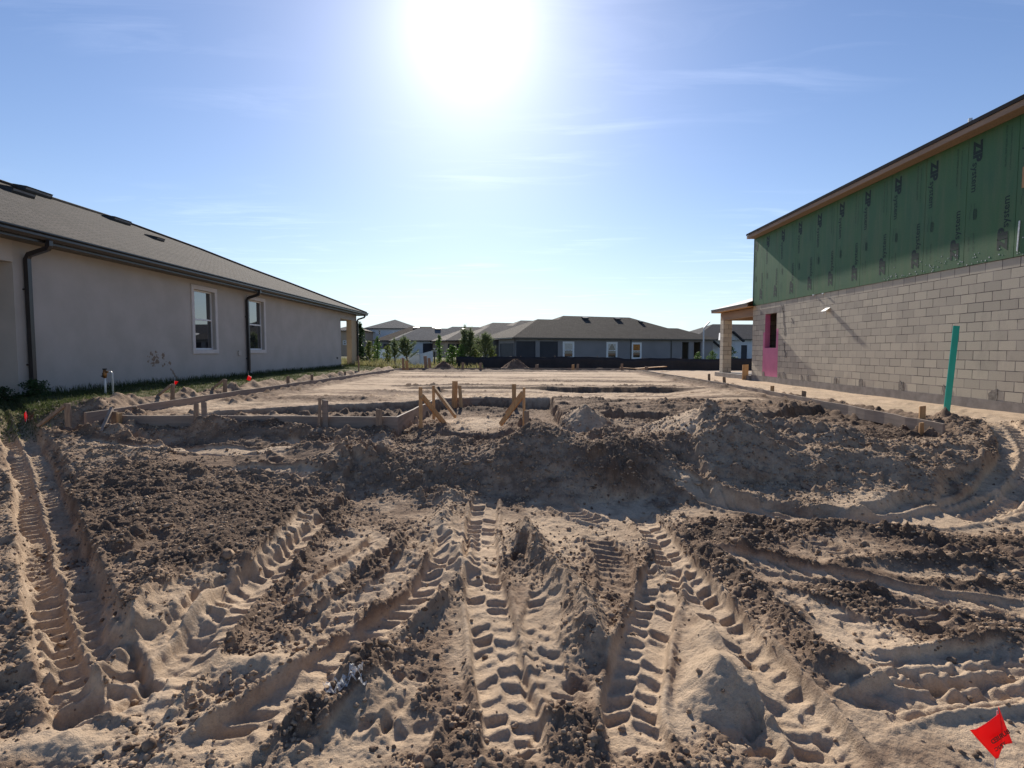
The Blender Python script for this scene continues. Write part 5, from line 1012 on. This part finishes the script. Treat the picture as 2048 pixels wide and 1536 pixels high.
# ================================================================ PLANTS
def leaves(mb, c, r, n, sz, rng_, flat=.8, droop=0.0, shape=None):
    for k in range(n):
        while True:
            v = Vector((rng_.uniform(-1, 1), rng_.uniform(-1, 1), rng_.uniform(-1, 1)))
            if v.length <= 1: break
        P = Vector((c[0]+v.x*r[0], c[1]+v.y*r[1], c[2]+v.z*r[2])); d = Vector((rng_.gauss(0, 1), rng_.gauss(0, 1), rng_.gauss(0, .7)-droop)).normalized(); s = d.cross(Vector((rng_.gauss(0, 1), rng_.gauss(0, 1), rng_.gauss(0, 1)))).normalized()
        L_ = sz*rng_.uniform(.6, 1.3); w_ = L_*.28; mb.add([P, P+d*L_*.5+s*w_, P+d*L_, P+d*L_*.5-s*w_], [(0, 1, 2, 3)])
def needles(mb, P, d, n, L_, rng_, w_=.012):
    d = Vector(d).normalized()
    for k in range(n):
        a_ = (d*rng_.uniform(.2, 1.2)+Vector((rng_.gauss(0, .55), rng_.gauss(0, .55), rng_.gauss(0, .45)))).normalized(); s = a_.cross(Vector((rng_.gauss(0, 1), rng_.gauss(0, 1), rng_.gauss(0, 1)))).normalized()*w_; l_ = L_*rng_.uniform(.6, 1.1)
        q_ = Vector(P)+d*rng_.uniform(-.15, .1); mb.add([q_-s, q_+a_*l_, q_+s], [(0, 1, 2)])
def pine(px, pyb, pyt, Y_, label, wpx, seed, lean=0, multi=1, dens=1.0, group='young pines beyond the lot'):
    r_ = random.Random(seed); p = A(px, pyb, Y_); zb_ = min(gz(p.x, Y_), p.z+.2); zt = A(px, pyt, Y_).z; H_ = zt-zb_; wd = wpx/F*Y_*1.25
    th = thing('pine_sapling', label, 'tree', (p.x, Y_, zb_), group); tr = MB(); cr_ = MB()
    top_ = Vector((p.x+lean, Y_, zt)); tr.tube([(p.x, Y_, zb_-.1), (p.x+lean*.3, Y_, zb_+H_*.4), top_-Vector((0, 0, .15))], [.05, .035, .012], 7)
    nb = int(26*dens)
    for k in range(nb):
        f_ = .30+.70*(k/nb)**.9; f_ = min(f_, 1); rr = wd/2*(1.0-max(f_-.55, 0)*1.6)*r_.uniform(.45, 1.1); a_ = k*2.4+r_.uniform(-.4, .4); base = Vector((p.x+lean*f_, Y_, zb_+H_*f_*.92)); tip = base+Vector((math.cos(a_)*rr, math.sin(a_)*rr, rr*.75))
        tr.tube([base, base.lerp(tip, .6)+Vector((0, 0, -.02)), tip], [.016, .011, .006], 4)
        for q_ in (.45, .7, 1.0): needles(cr_, base.lerp(tip, q_), tip-base+Vector((0, 0, rr*.6)), 34, .26, r_)
    needles(cr_, top_, (0, 0, 1), 60, .32, r_); tr.build('trunk', MT['bark'], th); cr_.build('crown', MT['needle'], th)
def broadleaf(px, pyb, pyt, Y_, label, wpx, seed, m_='leaf', shape='oval', group='young trees beyond the lot', sz=.12, n=900, name='young_tree', cat='tree', low=.15):
    r_ = random.Random(seed); p = A(px, pyb, Y_); zb_ = min(gz(p.x, Y_), p.z+.3); zt = A(px, pyt, Y_).z; H_ = zt-zb_; wd = wpx/F*Y_/2
    th = thing(name, label, cat, (p.x, Y_, zb_), group); tr = MB(); cr_ = MB(); tr.tube([(p.x, Y_, zb_-.1), (p.x+.02, Y_, zb_+H_*.5), (p.x, Y_, zt-.1)], [.035, .022, .008], 6)
    nc = 22
    for k in range(nc):
        f_ = low+(1-low)*k/(nc-1)*.97
        prof_ = {'col': min(1, (1-f_)*3.2+.12)*(.6+.4*min(1, f_*4)), 'oval': math.sin(min(max(f_-low+.12, 0)/(1-low+.14), 1)*math.pi)**.6}[shape]
        rr = wd*prof_; a_ = r_.uniform(0, 6.28); o_ = rr*r_.uniform(.2, .75); c = (p.x+math.cos(a_)*o_, Y_+math.sin(a_)*o_, zb_+H_*f_)
        tr.tube([(p.x, Y_, zb_+H_*f_*.85), c], [.012, .005], 4); leaves(cr_, c, (rr*.55+.04, rr*.55+.04, H_/nc*1.1+.03), n//nc, sz, r_)
    tr.build('trunk' if cat == 'tree' else 'stems', MT['bark'], th); cr_.build('crown' if cat == 'tree' else 'foliage', MT[m_], th)
broadleaf(722, 732, 648, 36.5, 'dark columnar young tree right of the far corner downspout', 17, 1, 'leaf_dark', 'col', n=1500, sz=.13)
broadleaf(738, 735, 683, 37.5, 'yellowing young tree beside the dark columnar one', 20, 2, 'leaf_yel', n=800)
broadleaf(755, 732, 675, 42, 'thin upright young tree in front of the brown roofed house', 14, 3, 'leaf', 'col', n=700)
broadleaf(748, 722, 692, 44, 'grey green bush in the meadow before the brown roofed house', 16, 12, 'leaf_yel', n=600, name='bush', cat='bush', group='bushes beyond the lot')
broadleaf(775, 728, 692, 40, 'low pale bush in the meadow left of the pines', 22, 4, 'leaf_yel', n=800, name='bush', cat='bush', group='bushes beyond the lot')
pine(790, 733, 682, 38, 'slender pine sapling left of the bushy double pine', 16, 5, dens=.7)
pine(816, 735, 677, 36.8, 'bushy round young pine in front of the white fence', 34, 6, lean=-.25, dens=1.3)
broadleaf(879, 722, 671, 40, 'tall thin leafy sapling right of the garden lamp', 12, 7, 'leaf', 'col', n=800)
pine(930, 722, 656, 39, 'left peak of the two tall dark pines', 20, 8, dens=1.2); pine(941, 724, 660, 38.5, 'right peak of the two tall dark pines', 20, 9, dens=1.2)
pine(956, 722, 675, 41, 'small pine between the tall pair and the round pine', 14, 10, dens=.7); pine(971, 722, 669, 37.5, 'round topped pine against the left corner of the centre house', 34, 11, dens=1.5)
broadleaf(905, 722, 692, 37.2, 'wide bright green bush behind the reddish dirt cone', 34, 13, 'leaf', n=1500, name='bush', cat='bush', group='bushes beyond the lot', low=.0)
broadleaf(923, 722, 690, 37.6, 'green bush at the left end of the silt fence', 22, 14, 'leaf', n=1000, name='bush', cat='bush', group='bushes beyond the lot', low=.0)
broadleaf(951, 722, 700, 37.4, 'weedy bush under the small pine', 26, 15, 'leaf_yel', n=900, name='bush', cat='bush', group='bushes beyond the lot', low=.0)
broadleaf(984, 722, 700, 37.2, 'weedy bush under the round topped pine', 20, 16, 'leaf_yel', n=700, name='bush', cat='bush', group='bushes beyond the lot', low=.0)
broadleaf(1396, 722, 704, 60, 'low shrub left of the block porch column', 14, 17, 'leaf', n=500, name='bush', cat='bush', group='bushes beyond the lot', low=.0)
broadleaf(1425, 722, 702, 50, 'small shrub touching the left side of the block porch column', 20, 18, 'leaf', n=700, name='bush', cat='bush', group='bushes beyond the lot', low=.0)
broadleaf(1459, 723, 694, 50, 'dark glossy shrub seen through the rear porch', 26, 19, 'leaf_dark', n=1400, name='bush', cat='bush', group='bushes beyond the lot', low=.0, sz=.15)
broadleaf(70, 795, 762, 10.7, 'dark shrub at the foot of the first downspout', 62, 20, 'leaf_dark', n=1300, name='bush', cat='bush', group='shrubs by the grey house', low=.0, sz=.045)
broadleaf(8, 805, 776, 10.3, 'dark shrub at the left edge of the photo by the porch', 50, 21, 'leaf_dark', n=900, name='bush', cat='bush', group='shrubs by the grey house', low=.0, sz=.045)
for i, (px, Y_, s_) in enumerate(((1430, 150, 6), (1485, 150, 5), (1500, 152, 5))): broadleaf(px, 700, 660-s_+4, Y_, ('distant tree top left of the porch column', 'distant tree top over the slate roof, left one', 'distant tree top over the slate roof beside the block wall')[i], 22, 30+i, 'leaf_dark', n=900, sz=.7, group='distant trees', low=.5)
# prop pole of the young tree
o = MB().tube([A(729, 706, 36.3), A(748, 738, 35.6)], .035, 6).build('support_pole', MT['black']); tag(o, 'thin black prop pole leaning against the dark columnar tree', 'pole')
# ================================================================ WHITE FENCE, GARDEN LAMP, STREET LIGHTS
th = thing('vinyl_fence', 'white ribbed vinyl fence panels beyond the back of the lot', 'fence', A(828, 733, 42))
a = A(817, 733, 42); b_ = A(839, 734, 40); zt = A(828, 708, 41).z; zb_ = a.z-.3; f_ = MB(); n = 13
for i in range(n):
    q0, q1 = i/n, (i+.86)/n; P0 = a.lerp(b_, q0); P1 = a.lerp(b_, q1); f_.prism([(P0.x, P0.y, zb_), (P1.x, P1.y, zb_), (P1.x, P1.y, zt), (P0.x, P0.y, zt)], (.02, .03, 0))
f_.build('ribbed_panel', MT['vinyl'], th); f_ = MB(); f_.beam((a.x, a.y-.03, zt), (b_.x, b_.y-.03, zt), .07, .09); f_.build('rail', MT['vinyl'], th)
c = A(866, 730, 47); f_ = MB(); f_.prism([(b_.x+.02, b_.y, zb_), (c.x, c.y, zb_), (c.x, c.y, A(866, 701, 47).z), (b_.x+.02, b_.y, zt)], (0, .04, 0)); f_.build('side_panel', MT['bgwhite'], th)
th = thing('vinyl_fence', 'low pale fence line far behind the thin saplings', 'fence', A(790, 720, 60)); f_ = MB(); a = A(742, 712, 66); b_ = A(815, 722, 55)
f_.prism([(a.x, a.y, -.4), (b_.x, b_.y, -.4), (b_.x, b_.y, A(815, 702, 55).z), (a.x, a.y, A(742, 697, 66).z)], (0, .05, 0)); f_.build('panel', MT['vinyl'], th)
p = A(869, 735, 38); th = thing('garden_lamp', 'black lamp post with three small pale lamp heads before the fence', 'lamp post', (p.x, 38, .3)); zt = A(869, 703, 38).z
MB().tube([(p.x, 38, .2), (p.x, 38, zt)], .045, 8).build('post', MT['black'], th)
for dx in (-.12, 0, .12):
    MB().tube([(p.x, 38, zt-.05), (p.x+dx, 38, zt+(.15 if dx == 0 else 0))], .012, 6).tube([(p.x+dx, 38, zt+(.15 if dx == 0 else 0)), (p.x+dx, 38, zt+.09+(.15 if dx == 0 else 0))], [.06, .09], 8).build('lamp_head', MT['pvc'], th)
for (px, pyt, px2, py2, Y_, lab) in ((1407.5, 657, 1419, 643.5, 75, 'taller pale street light with a flat head, left of the porch'), (1409.5, 668, 1427, 658.5, 100, 'thinner street light with a curved arm behind the taller one')):
    a = A(px, pyt, Y_); b_ = A(px2, py2, Y_); th = thing('street_light', lab, 'street light', (a.x, Y_, 0), 'street lights')
    MB().tube([(a.x, Y_, -.3), a], [.12, .09], 8).build('pole', MT['lamp'], th)
    if Y_ == 75: MB().beam(a, a.lerp(b_, .65), .12, .16).beam(a.lerp(b_, .45), b_, .35, .14).build('lamp_head', MT['lamp'], th)
    else: MB().tube([a, a.lerp(b_, .45)+Vector((0, 0, .35)), b_], [.08, .06, .05], 6).beam(a.lerp(b_, .8)+Vector((0, 0, .08)), b_+Vector((.2, 0, .05)), .3, .12).build('lamp_arm', MT['lamp'], th)
# ================================================================ GRASS AND WEEDS
def blades(name, label, n, region, hmin, hmax, wd, mat_, seed, lean=.5, maskf=None):
    r = np.random.RandomState(seed); x, y = region(r, n)
    if maskf is not None: k = r.rand(len(x)) < maskf(x, y); x, y = x[k], y[k]
    n = len(x); z = ground_z(x.astype(np.float32), y.astype(np.float32)); h = hmin+(hmax-hmin)*r.rand(n)**1.6; a_ = r.rand(n)*6.283; w_ = wd*(.6+.8*r.rand(n)); b1 = r.rand(n)*6.283; l_ = h*lean*r.rand(n)
    cx, sx = np.cos(a_)*w_, np.sin(a_)*w_; lx, ly = np.cos(b1)*l_, np.sin(b1)*l_
    V = np.stack([np.stack([x-cx, y-sx, z-.01], -1), np.stack([x+cx, y+sx, z-.01], -1), np.stack([x+lx*.4+cx*.7, y+ly*.4+sx*.7, z+h*.6], -1), np.stack([x+lx, y+ly, z+h], -1), np.stack([x+lx*.4-cx*.7, y+ly*.4-sx*.7, z+h*.6], -1)], 1)
    F_ = np.arange(n*5).reshape(n, 5); me = raw_mesh(name, V, F_, mat_); o = bpy.data.objects.new(name, me); COL.objects.link(o); tag(o, label, 'grass', kind='stuff')
def turf(x, y):
    i = np.clip(np.searchsorted(XS, x), 0, len(XS)-1); j = np.clip(np.searchsorted(YS, y), 0, len(YS)-1); return GR[j, i]
def regL(r, n): y = 8.2+26*r.rand(n)**1.7; x = -9.78+3.0*r.rand(n); return x, y
blades('lawn_grass', 'short green lawn along the foot of the grey house', 80000, regL, .025, .085, .004, MT['grass'], 1, .9, lambda x, y: turf(x, y)*np.clip(.25+.9*(fbm(x, y, 1.2, 3, 401)+.4), .05, 1))
def regN(r, n): return -9.8+.25*r.rand(n), 11+22*r.rand(n)
blades('lawn_grass', 'longer grass blades against the foot of the grey wall', 5000, regN, .06, .22, .005, MT['grass'], 3, .5)
def regM(r, n): y = 33+30*r.rand(n)**1.3; x = -.5-(.62*y-4)*r.rand(n)*.75+1; return x, y
blades('meadow_weeds', 'rough weeds and meadow grass beyond the left back corner', 42000, regM, .08, .42, .02, MT['weeds'], 2, .7, lambda x, y: np.clip(.3+1.2*fbm(x, y, .25, 3, 411), .05, 1)*(x < -2))
